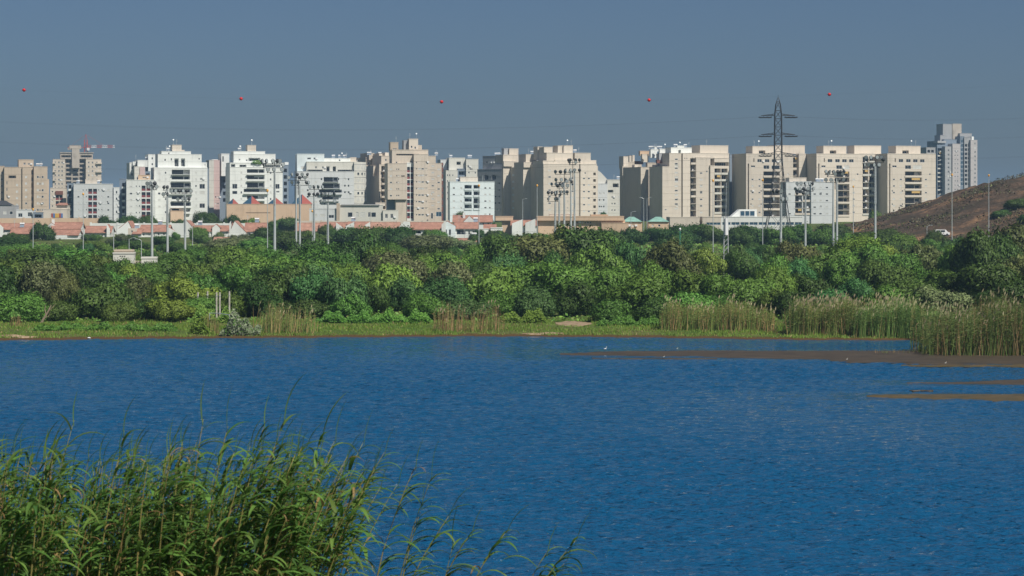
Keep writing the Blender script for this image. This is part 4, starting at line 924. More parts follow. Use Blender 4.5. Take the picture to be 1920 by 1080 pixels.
h = House('white gabled house with sloping wall below the left end of the beige hall', 800, 424, 450); h.slope(433, 414, 430, 418, v=-1); h.gable(430, 462, 415, 437, 440, wins=W([446], 432)); h.long(459, 497, 419, 435, v=1, wins=W([466, 480], 437))
h = House('long terracotta-roofed house hidden by trees below the beige hall', 808, 548, 448); h.long(555, 642, 419, 434, wins=W([566, 590, 615], 436), tile='tile2')
h = House('pair of white sloping gables with red roofs right of the fourth floodlight mast', 804, 628, 448); h.long(600, 650, 418, 430, v=2); h.slope(630, 417, 645, 428, v=-1); h.slope(664, 416, 648, 424, v=-2); h.long(652, 690, 417, 430, v=0, wins=W([660, 675], 432))
h = House('terracotta-roofed house behind the flat-topped dark trees', 806, 688, 446); h.slope(694, 416, 684, 422, v=-1); h.long(690, 748, 418, 429, tile='tile2', wins=W([700, 720], 431))
h = House('white gabled house with a sloping parapet below the tan stone block', 800, 742, 450); h.slope(746, 427, 758, 415, v=-2); h.slope(758, 415, 769, 416, v=-2); h.vol(746, 769, 430, v=-2.3, mat='white', coping=False, dep=.25); h.long(768, 829, 418, 431, v=0, wins=[('d', 774, 790, 432, 438), ('d', 800, 818, 432, 438)])
h = House('white gabled house with two tall windows and wide red wing left of the white cube', 795, 828, 452); h.gable(830, 854, 415, 424, 838, v=-1, wins=W([834, 841.5], 430, 4, 11), mat='coolwhite'); h.long(853, 896, 418, 429.5, v=0, wins=[('w', 856, 873, 431, 440)] + W([878, 886], 433, 3, 7)); h.slope(828, 421, 836, 413, v=-1.5)
h = House('white house under a broad cross-gabled red roof below the white cube block', 815, 848, 440); h.long(850, 922, 405, 417, v=0, wins=W([905, 914], 418), chim=870); h.gable(868, 893, 405, 417, 880, v=-1.5, dep=5)
h = House('small white house with a red porch roof beside the pale gatehouse', 798, 902, 450); h.long(908, 929, 422, 430, v=0, wins=W([912], 432)); h.vol(920, 942, 428, v=-2, mat='white'); h.vol(900, 916, 430, v=-1, mat='white', dep=.9)
h = House('red-roofed house with two white gables left of the long peach building', 830, 957, 440); h.long(959, 1006, 414, 424, tile='tile', wins=W([965, 985], 426)); h.slope(960, 419, 980, 411, v=-1); h.slope(985, 418, 1004, 410, v=-1)
h = House('low red-roofed house buried in trees right of the two-windowed gable', 700, 852, 462); h.long(856, 892, 448, 456, wins=W([862, 880], 458))
h = House('pinkish tiled roof low among the trees left of the sports hall masts', 690, 395, 464); h.long(400, 425, 446, 456, tile='tile2', wins=W([408], 458))

# ------------------------------------------------------------------ white pump house in the wood and its walls
def pump(label, D, x0, x1, yt, holes, cope):
    b = Bld('pump_house', label, D, 6, x0, 520, 'pump house', None); b.zb
    b.vol(x0, x1, yt, v=0, mat='pale', dep=5, holes=holes)
    if cope: b.vol(x0 + 2, x1 - 1, cope, yt, v=1.2, mat='tan', dep=3)
    return b
pump('square white pump house standing clear of the trees at the left', 410, 212, 251, 476, [('v', 224, 227, 479.5, 481.5), ('v', 228, 231, 479.5, 481.5), ('v', 232, 235, 479.5, 481.5), ('p', 222, 240, 487, 498)], 471)
pump('low cream hut beside the square white pump house', 412, 265, 293, 485, [('p', 270, 276, 490, 496)], None)
garden_wall('boundary_wall', 'short white wall joining the pump house and the low hut', 414, 251, 265, 492.5, 515, 'cream')

# ------------------------------------------------------------------ lattice pylon
PY = 760.0
def pylon():
    X0 = X_at(1459, PY); zb = gz1(X0, PY); r = empty('power_pylon', (X0, PY, zb)); tag(r, 'tall steel lattice power pylon with three crossarms in front of the cream slabs', 'pylon')
    Z = lambda y: HC - (y - YH) / F * PY - zb
    prof = [(0, 4.6), (Z(408), 3.15), (Z(350), 1.9), (Z(300), 1.2), (Z(215), 1.05), (Z(196), .7), (Z(183), .12)]
    hw = lambda z: float(np.interp(z, *zip(*prof)))
    zs = [p[0] for p in prof]
    for sx in (-1, 1):
        for sy in (-1, 1): MB().tube([(sx * q, sy * q, z) for z, q in prof], .125, 4).build('leg', M['darksteel'], r)
    lv = [0]; 
    while lv[-1] < Z(215): lv.append(lv[-1] + max(2.6, hw(lv[-1]) * 2.0))
    br = MB()
    for a, c in zip(lv, lv[1:] + [Z(190)]):
        q, p = hw(a), hw(c)
        for s0 in (-1, 1):
            for t in ((-1, 1), (1, -1)):
                br.tube([(t[0] * q, s0 * q, a), (t[1] * p, s0 * p, c)], .05, 4); br.tube([(s0 * q, t[0] * q, a), (s0 * p, t[1] * p, c)], .05, 4)
            br.box(-p, p, s0 * p - .06, s0 * p + .06, c - .06, c + .06); br.box(s0 * p - .06, s0 * p + .06, -p, p, c - .06, c + .06)
    o = br.build('bracing', M['darksteel'], r); tag(o, kind='stuff')
    tips = []
    for y in (217, 252.5, 289.5):
        z = Z(y); L = 32 / F * PY; q = hw(z)
        for sx in (-1, 1):
            a = MB()
            for sy in (-1, 1):
                a.tube([(sx * q, sy * q, z + .1), (sx * L, 0, z)], .09, 4); a.tube([(sx * q, sy * q, z + .6), (sx * L, 0, z + .05)], .07, 4)
                for k in (.25, .5, .75): a.tube([(sx * (q + (L - q) * k), sy * q * (1 - k), z + .08), (sx * (q + (L - q) * (k - .12)), sy * q * (1.1 - k), z + .6 * (1.1 - k))], .05, 4)
            a.build('crossarm', M['darksteel'], r)
            for k in (.42, .68, .97):
                for sy in (-1, 1):
                    m = MB(); px_ = sx * (q + (L - q) * k); n = 7
                    pts, rr = [], []
                    for i in range(n * 2 + 1): pts.append((px_ + sx * .12 * i / n * 0 - .85 + 1.7 * i / (n * 2), sy * .5, z - .42 - .16 * math.sin(i / (n * 2) * math.pi))); rr.append(.25 if i % 2 else .12)
                    m.tube(pts, rr, 6); m.build('insulator', M['lamp'], r)
            tips.append((sx, y))
    MB().tube([(0, 0, Z(183.5)), (0, 0, Z(178))], .05, 4).build('lightning_rod', M['darksteel'], r)
pylon()

def cable(label, pts, Y, rad=.035, ext=(-260, 2200), group='overhead power cables'):
    """pts: three picture points the cable passes through, sagging as a parabola in the plane at distance Y"""
    c = np.polyfit([p[0] for p in pts], [p[1] for p in pts], 2); mb = MB()
    xs_ = np.linspace(ext[0], ext[1], 40)
    mb.tube([px_point(x, float(np.polyval(c, x)), Y) for x in xs_], rad, 4)
    o = mb.build('power_cable', M['cable']); tag(o, label, 'cable', group); return c
for i, (y0, y1, y2, nm) in enumerate(((228, 244, 218, 'top'), (266, 281, 253.5, 'middle'), (309, 322, 290.5, 'bottom'))):
    for k, (xa, dy, sd) in enumerate(((1428, 0, 'outer'), (1446, -1.4, 'inner'))):
        cable(f'{sd} sagging power cable running left from the {nm} crossarm of the pylon', [(0, y0 + dy + 1), (700, y1 + dy), (xa, y2 + .5)], PY, .009, (-260, xa))
        xb = (1491, 1472)[k]
        cable(f'{sd} power cable running right from the {nm} crossarm of the pylon', [(xb, y2 + .5), (1700, y2 + 8 + dy), (1920, y2 + 4 + dy)], PY, .009, (xb, 2200))
for yy, lab in ((441.5, 'upper of three low wires strung over the treetops at the left'), (446, 'middle of three low wires strung over the treetops at the left'), (450, 'lowest of three low wires strung over the treetops at the left')):
    cable(lab, [(160, yy - 3), (500, yy + 1), (800, yy - 2)], 560, .016, (62, 1007), 'low wires over the treetops')
cb = cable('highest thin cable high in the sky carrying five red marker balls', [(45, 169), (452, 185), (828, 191), (1217, 188), (1555, 177)], 600, .006)
ballm = None
for x, lab in ((45, 'red marker ball nearest the left edge of the sky'), (452, 'red marker ball high above the white block with the planted terrace'), (828, 'red marker ball high above the tan stone block'), (1217, 'red marker ball high above the cluttered block left of the pylon'), (1555, 'red marker ball just right of the pylon top')):
    p = px_point(x, float(np.polyval(cb, x)), 600); r = empty('marker_ball', p); tag(r, lab, 'marker ball', 'red marker balls on the high cable')
    if ballm is None:
        bm = bmesh.new(); bmesh.ops.create_uvsphere(bm, u_segments=16, v_segments=10, radius=.42); ballm = bpy.data.meshes.new('shell'); bm.to_mesh(ballm); bm.free(); ballm.materials.append(M['red']); ballm.polygons.foreach_set('use_smooth', [True] * len(ballm.polygons))
        clampm = MB().tube([(-.55, 0, 0), (.55, 0, 0)], .06, 6).mesh('clamp', M['cable']); bandm = MB().tube([(0, 0, -.035), (0, 0, .035)], .435, 16).mesh('seam_band', M['red'])
    link('shell', ballm, r); link('clamp', clampm, r); link('seam_band', bandm, r)

# ------------------------------------------------------------------ floodlight masts
def lampmesh():
    m = MB(); m.tube([(0, .30, 0), (0, .12, 0), (0, -.1, 0), (0, -.2, 0)], [.12, .3, .42, .44], 12, 0); m.tube([(0, -.201, 0), (0, -.215, 0)], [.38, .36], 12, 1); m.box(-.05, .05, -.02, .1, -.62, -.3); return m.mesh('lamp', [M['lamp'], M['lampglass']])
LM = lampmesh()
def mast(x, ytop, D, rows, label, double=False, s=1.0):
    X0 = X_at(x, D); zb = gz1(X0, D) - .3; r = empty('floodlight_mast', (X0, D, zb)); tag(r, label, 'floodlight mast', 'floodlight masts of the sports ground')
    Z = lambda y: HC - (y - YH) / F * D - zb; k = D / F; rd = random.Random(int(x))
    for dx in ((-3.6, 3.2) if double else (0,)):
        MB().tube([(dx * k, 0, 0), (dx * k, 0, Z(ytop) * .5), (dx * k, 0, Z(ytop))], [.30 * s, .24 * s, .15 * s], 10).build('pole', M['steel'], r)
    lad = MB()
    lx = (3.2 if double else 0) * k
    for q in (-.22, .22): lad.box(lx + q - .025, lx + q + .025, -.5, -.45, Z(ytop + 70), Z(ytop))
    zz = Z(ytop + 70)
    while zz < Z(ytop): lad.box(lx - .195, lx + .195, -.49, -.46, zz, zz + .05); zz += .6
    lad.build('ladder', M['steel'], r)
    for y, xsl in rows:
        z = Z(y); m = MB(); a, c = (min(xsl) - x) * k - .2, (max(xsl) - x) * k + .2
        m.box(min(a, -.2), max(c, .2), -.07, .07, z - .72, z - .6); m.box(-.07, .07, .08, .2, z - 2.2, z + .2); m.build('crossarm', M['darksteel'], r)
        for xx in xsl: link('lamp', LM, r, ((xx - x) * k, -.1, z), (R(rd.uniform(-8, 12)), 0, R(rd.uniform(-75, 75) + (180 if rd.random() < .25 else 0))), (s, s, s))
mast(285, 345, 500, [(344, [277, 283, 290]), (350, [279, 287, 293])], 'leftmost floodlight mast, slender, with two short rows of lamps')
mast(314, 352, 520, [(351, [307, 313]), (364, [307, 313.5])], 'slim floodlight mast second from the left, lamps set to the left of its pole')
mast(347, 364, 560, [(358, [322, 329, 336, 343, 350, 358]), (373, [334, 342, 349, 354])], 'floodlight mast third from the left with a wide top row of lamps')
mast(515, 312, 510, [(302, [491, 499, 511, 519, 525]), (309, [495, 530]), (318, [502, 513, 529])], 'tallest floodlight mast of the left group, before the block with the planted terrace', s=1.1)
mast(559, 345, 540, [(327, [547, 557, 567, 576]), (333, [541, 563, 572]), (342, [548, 560, 574, 578]), (347, [560])], 'thick double floodlight mast beside the right end of the terrace block', double=True, s=.9)
mast(589, 366, 600, [(350.5, [581, 589, 597, 604]), (364, [580, 588, 596])], 'floodlight mast just left of the low concrete school building', s=1.05)
mast(615, 380, 560, [(363.5, [603, 610, 619, 627]), (377, [601, 609, 627])], 'short floodlight mast in front of the low concrete school building')
mast(1041, 378, 600, [(361, [1028, 1034, 1040]), (373, [1028, 1042, 1045])], 'lowest mast in the central floodlight cluster, at its left')
mast(1048.5, 364, 640, [(345, [1035, 1043, 1050, 1056]), (365, [1042, 1050])], 'second mast from the left in the central floodlight cluster')
mast(1058, 340, 610, [(322, [1042, 1051, 1060, 1069]), (337, [1043, 1052, 1061, 1070]), (348, [1046, 1055, 1064]), (360, [1044, 1051, 1058, 1064])], 'lamp-crowded mast in the middle of the central floodlight cluster', s=1.1)
mast(1074, 318, 600, [(300, [1066, 1070, 1080, 1087]), (304, [1068, 1079]), (319, [1060, 1069, 1078, 1087]), (340, [1063, 1072])], 'tallest, rightmost mast of the central floodlight cluster', double=True, s=1.0)
mast(1464, 360, 470, [(358, [1450, 1458, 1465]), (373, [1449, 1467, 1474])], 'slim floodlight mast in front of the foot of the lattice pylon')
mast(1510, 358, 640, [(344, [1495, 1502, 1509, 1517, 1523]), (354, [1492, 1499, 1507, 1515, 1524]), (362, [1494, 1506, 1514])], 'floodlight mast just right of the pylon, before the low white block', s=1.1)
mast(1566, 336, 540, [(322, [1548, 1555, 1562, 1570, 1577, 1583]), (326, [1552, 1566, 1580]), (337, [1549, 1558, 1567, 1574, 1582])], 'twin-pole floodlight mast with a dense bank of lamps right of the low white block', double=True)
mast(1641, 312, 560, [(295, [1624, 1632, 1644, 1653]), (299, [1626, 1656]), (309, [1620, 1629, 1638, 1648])], 'tall floodlight mast at the right with big square-framed lamps', s=1.1)

# ------------------------------------------------------------------ street lamps and slim poles
def lamp_post(x, ytop, D, label, cap='amber', arm=0, mat='steel'):
    X0 = X_at(x, D); zb = gz1(X0, D) - .2; r = empty('street_lamp', (X0, D, zb)); tag(r, label, 'street lamp', 'street lamps and slim poles above the trees')
    z = HC - (ytop - YH) / F * D - zb
    MB().tube([(0, 0, 0), (0, 0, z * .5), (0, 0, z)], [.12, .09, .065] if arm else [.12, .09, .065], 8).build('pole', M[mat], r)
    if arm:
        t = MB(); t.tube([(0, 0, z - .1), (arm * .6, 0, z + .2), (arm * 1.2, 0, z + .3)], .045, 6); t.build('arm', M[mat], r)
        h = MB(); h.box(arm * 1.2 - .25, arm * 1.2 + .25, -.12, .12, z + .22, z + .34); h.build('lamp_head', M['steel'], r)
    else: MB().tube([(0, 0, z - .02), (0, 0, z + .35), (0, 0, z + .6)], [.16, .28, .12], 8).build('lamp_head', M[cap], r)
for a in ((62, 395, 600, 'slim pole at the far left in front of the tan block'), (156, 366, 600, 'amber-capped street lamp before the pale grey mid-rise block'),
    (501.5, 360, 520, 'amber-capped slim pole close beside the tallest left floodlight mast'), (585.5, 398, 620, 'short thin pole beside the mast left of the school building'),
    (898, 350, 620, 'amber-capped street lamp before the white cube block'), (1007, 350, 640, 'amber-capped street lamp before the stepped flank of the central block'),
    (1337, 341, 560, 'amber-capped street lamp before the balconies left of the pylon'), (1430, 340, 620, 'amber-capped street lamp just left of the pylon'),
    (1600, 352, 680, 'amber-capped street lamp between the two right-hand floodlight masts'), (1785, 330, 600, 'amber-capped pole at the foot of the brown hill'), (1854, 331, 640, 'amber-capped lamp standing on the right part of the brown hill slope')):
    lamp_post(*a)
for a in ((213, 425, 560, 'low street lamp with white arm near the white pump house, left one', 1), (242, 448, 540, 'lowest street lamp with white arm, just above the pump house', 1), (265, 450, 545, 'short lamp with curved arm right of the pump house lamps', -1),
    (361, 424, 640, 'short lamp post among the trees right of the third floodlight mast', 1), (1183, 398, 700, 'slim lamp post before the left green-roofed pavilion', 1), (1207, 372, 760, 'taller grey lamp post between the green-roofed pavilions', -1), (1213, 372, 770, 'grey lamp post just behind the taller one between the pavilions', 1), (980, 374, 780, 'dim lamp post before the shaded flank of the central block', 1), (1738, 424, 620, 'small green pole below the hill slope', 1)):
    lamp_post(a[0], a[1], a[2], a[3], arm=a[4])
lamp_post(1275, 432, 560, 'bright green lamp post with two bulbs among the trees left of centre-right', cap='tank', mat='greenpost')

def lattice_mast():
    D = 430.0; X0 = X_at(1361, D); zb = gz1(X0, D); r = empty('lattice_mast', (X0, D, zb)); tag(r, 'small pale lattice mast poking out of the trees left of the pylon', 'mast')
    z = HC - (405 - YH) / F * D - zb; q = .42
    for sx in (-q, q):
        for sy in (-q, q): MB().tube([(sx, sy, 0), (sx * .8, sy * .8, z)], .05, 4).build('leg', M['tank'], r)
    m = MB(); k = 0
    while k < z - .8:
        for s_ in (-q * .9, q * .9): m.tube([(-q * .9, s_, k), (q * .9, s_, k + .8)], .03, 4); m.tube([(s_, q * .9, k), (s_, -q * .9, k + .8)], .03, 4)
        k += .8
    m.build('bracing', M['steel'], r)
    p = MB(); p.tube([(0, -.5, z - 3.4), (0, -.5, z - .4)], [.34, .26], 8); p.build('antenna_panel', M['tank'], r)
    MB().tube([(0, 0, z), (.1, 0, z + 6)], .045, 5).build('whip_antenna', M['steel'], r)
lattice_mast()
# small white van roof glimpsed below the hill
def van():
    D = 640.0
    for D in np.arange(610, 720, 2.0):
        X0 = X_at(1766, D); z = float(hz(X0, D))
        if YH + (HC - z) / D * F < 443: break
    r = empty('white_van', (X0, D, z)); tag(r, 'white van parked at the foot of the brown hill', 'van')
    pr = [(-1.9, .35), (2.0, .35), (2.15, .9), (1.5, 1.15), (.95, 1.75), (-1.85, 1.8), (-1.95, .9)]; b_ = MB()
    b_.face([(p[0], -.85, p[1]) for p in pr]); b_.face([(p[0], .85, p[1]) for p in reversed(pr)])
    for i in range(len(pr)):
        p, q = pr[i], pr[(i + 1) % len(pr)]; b_.face([(p[0], -.85, p[1]), (p[0], .85, p[1]), (q[0], .85, q[1]), (q[0], -.85, q[1])])
    b_.build('body', M['tank'], r)
    for a, c in ((-1.6, -.6), (-.4, .7)): MB().box(a, c, -.875, -.853, 1.1, 1.6).build('window', M['glass'], r)
    wm = MB().tube([(0, -.9, 0), (0, -.68, 0)], .34, 14).mesh('wheel', M['lamp'])
    for sx in (-1.25, 1.3):
        for y in (0, 1.55): link('wheel', wm, r, (sx, y, .34))
van()
# ------------------------------------------------------------------ trees
def crown_mesh(seed, n_leaf=6500, lobes=16, flat=1.0, airy=0.0):
    """unit crown: about 2 wide, base at z=0, top near z=1.3; diamond leaf clumps on many lobes"""
    r = np.random.RandomState(seed)
    cs, rs = [], []
    for i in range(lobes):
        a = r.uniform(0, 2 * math.pi); t = r.uniform(0, 1); rr = math.sqrt(r.uniform(0.02, 1)) * (.70 + .16 * math.sin(2 * a + seed) + .12 * math.sin(3 * a + 2 * seed))
        zmax = math.sqrt(max(0, 1 - (rr / 1.0) ** 2)) * (.92 + .16 * math.sin(a + seed))
        z = .14 + zmax * (t ** .6) * .82 * flat
        cs.append((rr * math.cos(a), rr * math.sin(a), z)); rs.append(r.uniform(.16, .42) * (1 - .2 * airy))
    cs = np.array(cs); rs = np.array(rs)
    n = n_leaf * 3
    k = r.choice(lobes, n, p=rs ** 2 / (rs ** 2).sum())
    d = r.randn(n, 3); d[:, 2] += .35; d /= np.linalg.norm(d, axis=1)[:, None]
    # small-scale tufting: radius modulated by direction so the outline is uneven
    tuft = np.sin(d[:, 0] * 9 + k) * np.sin(d[:, 1] * 8 + 2 * k) * np.sin(d[:, 2] * 9)
    rad = rs[k] * (.80 + .20 * tuft + .26 * np.abs(r.randn(n)) * (r.rand(n) < .55) - .18 * r.rand(n) ** 3)
    p = cs[k] + d * rad[:, None]
    inside = np.zeros(n, bool)
    for j in range(lobes):
        q = np.linalg.norm(p - cs[j], axis=1) < rs[j] * .74
        inside |= q & (k != j)
    keep = (~inside) & (p[:, 2] > .0)
    p, d = p[keep][:n_leaf], d[keep][:n_leaf]; n = len(p)
    nrm = d * 1.15 + r.randn(n, 3) * .5; nrm /= np.linalg.norm(nrm, axis=1)[:, None]
    nrm *= np.sign((nrm * d).sum(1) + 1e-6)[:, None]
    t = r.randn(n, 3); t[:, 2] -= .5; t -= (t * nrm).sum(1)[:, None] * nrm; t /= np.linalg.norm(t, axis=1)[:, None]
    s = np.cross(nrm, t); L = (.022 + .05 * r.rand(n) ** 1.6)[:, None]; Wd = L * r.uniform(.32, .55, n)[:, None]
    V = np.stack([p - t * L, p - s * Wd + nrm * L * .12, p + t * L, p + s * Wd + nrm * L * .12], 1).reshape(-1, 3)
    me = np_mesh('crown', V, np.arange(4 * n).reshape(n, 4), [LEAF['mid green']], smooth=True)
    # leaves shade with the lobe they sit on, so that lobes read as rounded masses
    cn = d * .8 + (p - np.array([0, 0, .35])) * .5 + r.randn(n, 3) * .36; cn /= np.linalg.norm(cn, axis=1)[:, None]
    me.normals_split_custom_set_from_vertices(np.repeat(cn, 4, axis=0).tolist()); return me
def trunk_mesh(seed):
    r = random.Random(seed); m = MB()
    m.tube([(0, 0, -.15), (r.uniform(-.03, .03), .02, .12), (r.uniform(-.06, .06), r.uniform(-.05, .05), .32)], [.065, .05, .042], 7)
    for i in range(6):
        a = i * 1.05 + r.uniform(-.3, .3); q = r.uniform(.3, .62); h = r.uniform(.5, .95)
        m.tube([(0, 0, r.uniform(.1, .28)), (q * .45 * math.cos(a), q * .45 * math.sin(a), h * .6), (q * math.cos(a), q * math.sin(a), h)], [.036, .022, .009], 5)
    return m.mesh('trunk', M['bark'])
CROWNS = [crown_mesh(i, 13000, 26) for i in range(6)] + [crown_mesh(10 + i, 12000, 34, .9, .5) for i in range(5)] + [crown_mesh(30 + i, 12000, 22, .8) for i in range(4)]
TRUNKS = [trunk_mesh(i) for i in range(4)]
BARE = []
trees = []
def add_tree(cx, ytop, wpx, Y, col, hscale=None, crown=None, bottom=0.0, name='tree'):
    X = X_at(cx, Y); zb = gz1(X, Y)
    if 1600 < cx and Y > 560: zb = max(zb, float(hz(X, Y)))
    ht = HC - (ytop - YH) / F * Y - zb
    if ht < .6: return
    w = wpx / F * Y / 2 * 1.12
    r = empty(name, (X, Y, zb)); i = len(trees); q = rng.uniform(0, 6.28)
    r.rotation_euler = (0, 0, q)
    cm = CROWNS[rng.randrange(len(CROWNS)) if crown is None else crown]
    # the crown's top is near 1.32 in unit space
    sz = (ht - bottom) / 1.16
    sx = rng.uniform(.86, 1.16); c = link('crown', cm, r, (0, 0, bottom - .03 * ht), None, (w * sx, w * (2.02 - sx), sz))
    c.material_slots[0].link = 'OBJECT'; c.material_slots[0].material = LEAF[col]
    t = link('trunk', TRUNKS[i % 4], r, (0, 0, 0), None, (min(w, ht * .8), min(w, ht * .8), ht * .8))
    trees.append(dict(o=r, cx=cx, yt=ytop, Y=Y, col=col, w=wpx, ht=ht, asp=ht / max(w * 2, .1)))
T = [ # picture x, top row, width, distance, colour
 (38,545,115,292,'mid green'),(112,560,70,294,'dark green'),(30,488,130,335,'olive'),(92,498,105,330,'grey-green'),(118,512,60,322,'brownish'),(180,518,150,301,'dark green'),(262,508,78,325,'brownish'),(272,552,66,294,'dark green'),(222,566,60,291,'olive'),(345,518,140,312,'yellow-green'),(318,562,90,293,'yellow-green'),(372,560,80,298,'mid green'),
 (46,466,140,420,'olive'),(128,458,130,440,'mid green'),(186,468,90,400,'olive'),(205,502,110,362,'mid green'),(322,474,110,430,'mid green'),(296,500,80,380,'mid green'),(418,468,120,420,'mid green'),(393,484,80,395,'olive'),(470,482,110,392,'mid green'),(446,498,90,350,'mid green'),(150,492,100,352,'dark green'),(255,500,80,380,'yellow-green'),
 (430,545,80,302,'mid green'),(524,490,130,312,'dark green'),(480,520,90,303,'dark green'),(590,500,110,309,'blue-green'),(645,506,100,304,'blue-green'),(575,555,80,297,'dark green'),(655,550,80,296,'mid green'),(664,434,112,432,'dark green'),(735,466,125,382,'grey-green'),(736,488,110,338,'yellow-green'),(766,512,90,318,'blue-green'),(705,530,60,312,'dark green'),(832,514,120,318,'blue-green'),(800,552,90,297,'mid green'),(862,556,90,297,'blue-green'),(850,486,100,352,'grey-green'),(812,452,90,430,'dark green'),(848,462,90,422,'mid green'),(600,452,110,430,'mid green'),(560,470,120,395,'mid green'),(505,462,120,442,'mid green'),(582,440,80,500,'dark green'),(640,470,90,400,'mid green'),(785,478,80,400,'mid green'),
 (922,498,120,330,'mid green'),(900,460,70,430,'mid green'),(952,434,140,432,'olive'),(1012,440,130,428,'brownish'),(1040,430,90,445,'olive'),(1098,424,130,430,'dark green'),(1120,456,110,388,'mid green'),(1182,454,66,400,'blue-green'),(1262,458,95,392,'brownish'),(1060,486,150,344,'mid green'),(985,488,110,346,'mid green'),(1135,505,110,330,'mid green'),(1190,518,130,310,'mid green'),(1228,497,100,336,'mid green'),(1312,496,110,336,'mid green'),(1290,540,90,300,'mid green'),(1000,540,80,298,'blue-green'),(950,548,80,299,'mid green'),(1072,528,100,306,'dark green'),(1150,555,90,294,'mid green'),(1232,556,90,295,'dark green'),(1382,458,70,432,'dark green'),(1330,470,80,420,'yellow-green'),(1215,470,80,420,'grey-green'),(1350,510,80,320,'mid green'),
 (1392,466,70,420,'dark green'),(1445,498,80,334,'mid green'),(1405,518,110,318,'mid green'),(1478,546,80,300,'dark green'),(1500,442,90,440,'brownish'),(1540,460,90,402,'mid green'),(1600,448,150,432,'yellow-green'),(1640,455,120,415,'mid green'),(1655,482,110,362,'dark green'),(1740,448,100,420,'brownish'),(1800,446,90,405,'mid green'),(1838,440,100,390,'dark green'),(1895,412,130,400,'brownish'),(1870,432,90,392,'dark green'),(1705,518,140,310,'dark green'),(1762,530,110,305,'grey-green'),(1605,518,90,320,'blue-green'),(1556,536,95,304,'blue-green'),(1520,505,90,335,'dark green'),(1840,490,130,328,'dark green'),(1905,528,100,296,'dark green'),(1650,535,90,304,'mid green'),(1450,540,80,304,'mid green'),(1340,545,90,302,'mid green'),(1790,498,100,345,'mid green'),(1690,470,90,400,'mid green'),(1575,480,100,380,'mid green'),(1920,470,120,350,'brownish'),(1860,545,90,300,'dark green'),(1960,500,120,330,'dark green'),(-25,500,110,325,'dark green'),(-20,550,90,296,'mid green'),
 (212,494,70,396,'mid green'),(243,497,64,398,'yellow-green'),(280,494,60,399,'mid green'),(1786,440,40,600,'dark green'),(1750,442,34,600,'mid green'),(1768,440.5,38,604,'olive'),(230,489,60,392,'mid green'),(266,489,50,393,'mid green'),(1050,432,110,450,'dark green'),(1130,432,100,450,'mid green'),
 # far belt below the houses and halls
 (20,446,80,660,'dark green'),(80,412,44,760,'dark green'),(45,454,90,600,'mid green'),(205,404,44,880,'dark green'),(238,400,50,900,'dark green'),(275,401,54,900,'dark green'),(388,400,56,900,'dark green'),(345,408,40,900,'dark green'),(440,402,50,900,'dark green'),(470,408,40,900,'mid green'),(545,404,50,905,'dark green'),(520,408,36,905,'mid green'),(505,425,60,740,'dark green'),(375,428,40,720,'mid green'),(305,441,46,700,'dark green'),(245,452,80,640,'dark green'),(172,450,60,650,'mid green'),(335,454,70,600,'dark green'),(430,447,90,640,'grey-green'),(475,447,80,620,'mid green'),(540,436,90,640,'dark green'),(590,436,90,660,'dark green'),(700,424,90,640,'dark green'),(745,428,80,640,'dark green'),(655,428,70,660,'dark green'),(795,440,90,620,'grey-green'),(850,440,70,640,'grey-green'),(870,400,40,905,'dark green'),(915,405,30,900,'dark green'),(935,436,70,650,'dark green'),(1160,430,60,640,'dark green'),(1188,422,50,700,'dark green'),(1235,426,60,720,'dark green'),(1290,420,80,720,'dark green'),(1325,418,60,720,'dark green'),(1265,436,60,600,'dark green'),(1385,425,60,680,'dark green'),(1420,416,80,700,'dark green'),(1460,422,70,690,'mid green'),(1490,418,70,700,'dark green'),(1540,424,60,690,'mid green'),(1560,420,60,720,'dark green'),(1620,430,80,640,'dark green'),(1660,426,60,660,'dark green'),(1590,436,70,640,'mid green'),(1690,440,70,600,'mid green'),(1750,432,50,620,'dark green'),(1130,395,16,1020,'dark green'),(1640,395,22,1010,'mid green'),
]
for t in T: add_tree(*t)
# fill the wood between the picked-out trees
def cover(cx, Y):
    for t in trees:
        if abs(t['Y'] - Y) < 34 and abs(t['cx'] - cx) < t['w'] * .42: return True
    return False
fill = random.Random(21)
cols = ['mid green'] * 5 + ['dark green'] * 3 + ['blue-green', 'olive', 'grey-green', 'yellow-green']
for Y, step, h0, h1 in ((299, 62, 2.6, 4.2), (324, 66, 3.6, 5.2), (352, 66, 3.8, 5.6), (390, 62, 4.0, 5.8), (430, 58, 4.2, 6.0), (485, 54, 3.2, 4.8), (545, 50, 2.4, 3.8), (610, 46, 1.8, 2.9)):
    x = -90 + fill.uniform(0, step)
    while x < 2070:
        if not cover(x, Y) and not (Y < 410 and 205 < x < 300 and Y > 330) and not (1045 < x < 1105 and Y < 310):
            Yj = Y + fill.uniform(-9, 9); X = X_at(x, Yj); ht = fill.uniform(h0, h1)
            zb = gz1(X, Yj); yt = YH + (HC - zb - ht) / Yj * F
            if 200 < x < 305 and Yj < 440: yt = max(yt, 500)
            add_tree(x, yt, fill.uniform(1.15, 1.6) * ht / Yj * F, Yj, fill.choice(cols))
        x += step * fill.uniform(.75, 1.3)
# far roadside and garden trees right at the foot of the houses
for k in range(84):
    x = fill.uniform(-20, 1560) if k < 56 else fill.uniform(-20, 950); Yj = fill.uniform(690, 782); ht = fill.uniform(1.6, 3.0) if x < 480 else fill.uniform(2.2, 4.4)
    if (60 < x < 165 and Yj < 785) or 828 < x < 870: continue
    if cover(x, Yj): continue
    add_tree(x, YH + (HC - gz1(X_at(x, Yj), Yj) - ht) / Yj * F, fill.uniform(1.2, 2.0) * ht / Yj * F, Yj, fill.choice(['dark green', 'dark green', 'mid green', 'olive', 'grey-green']))

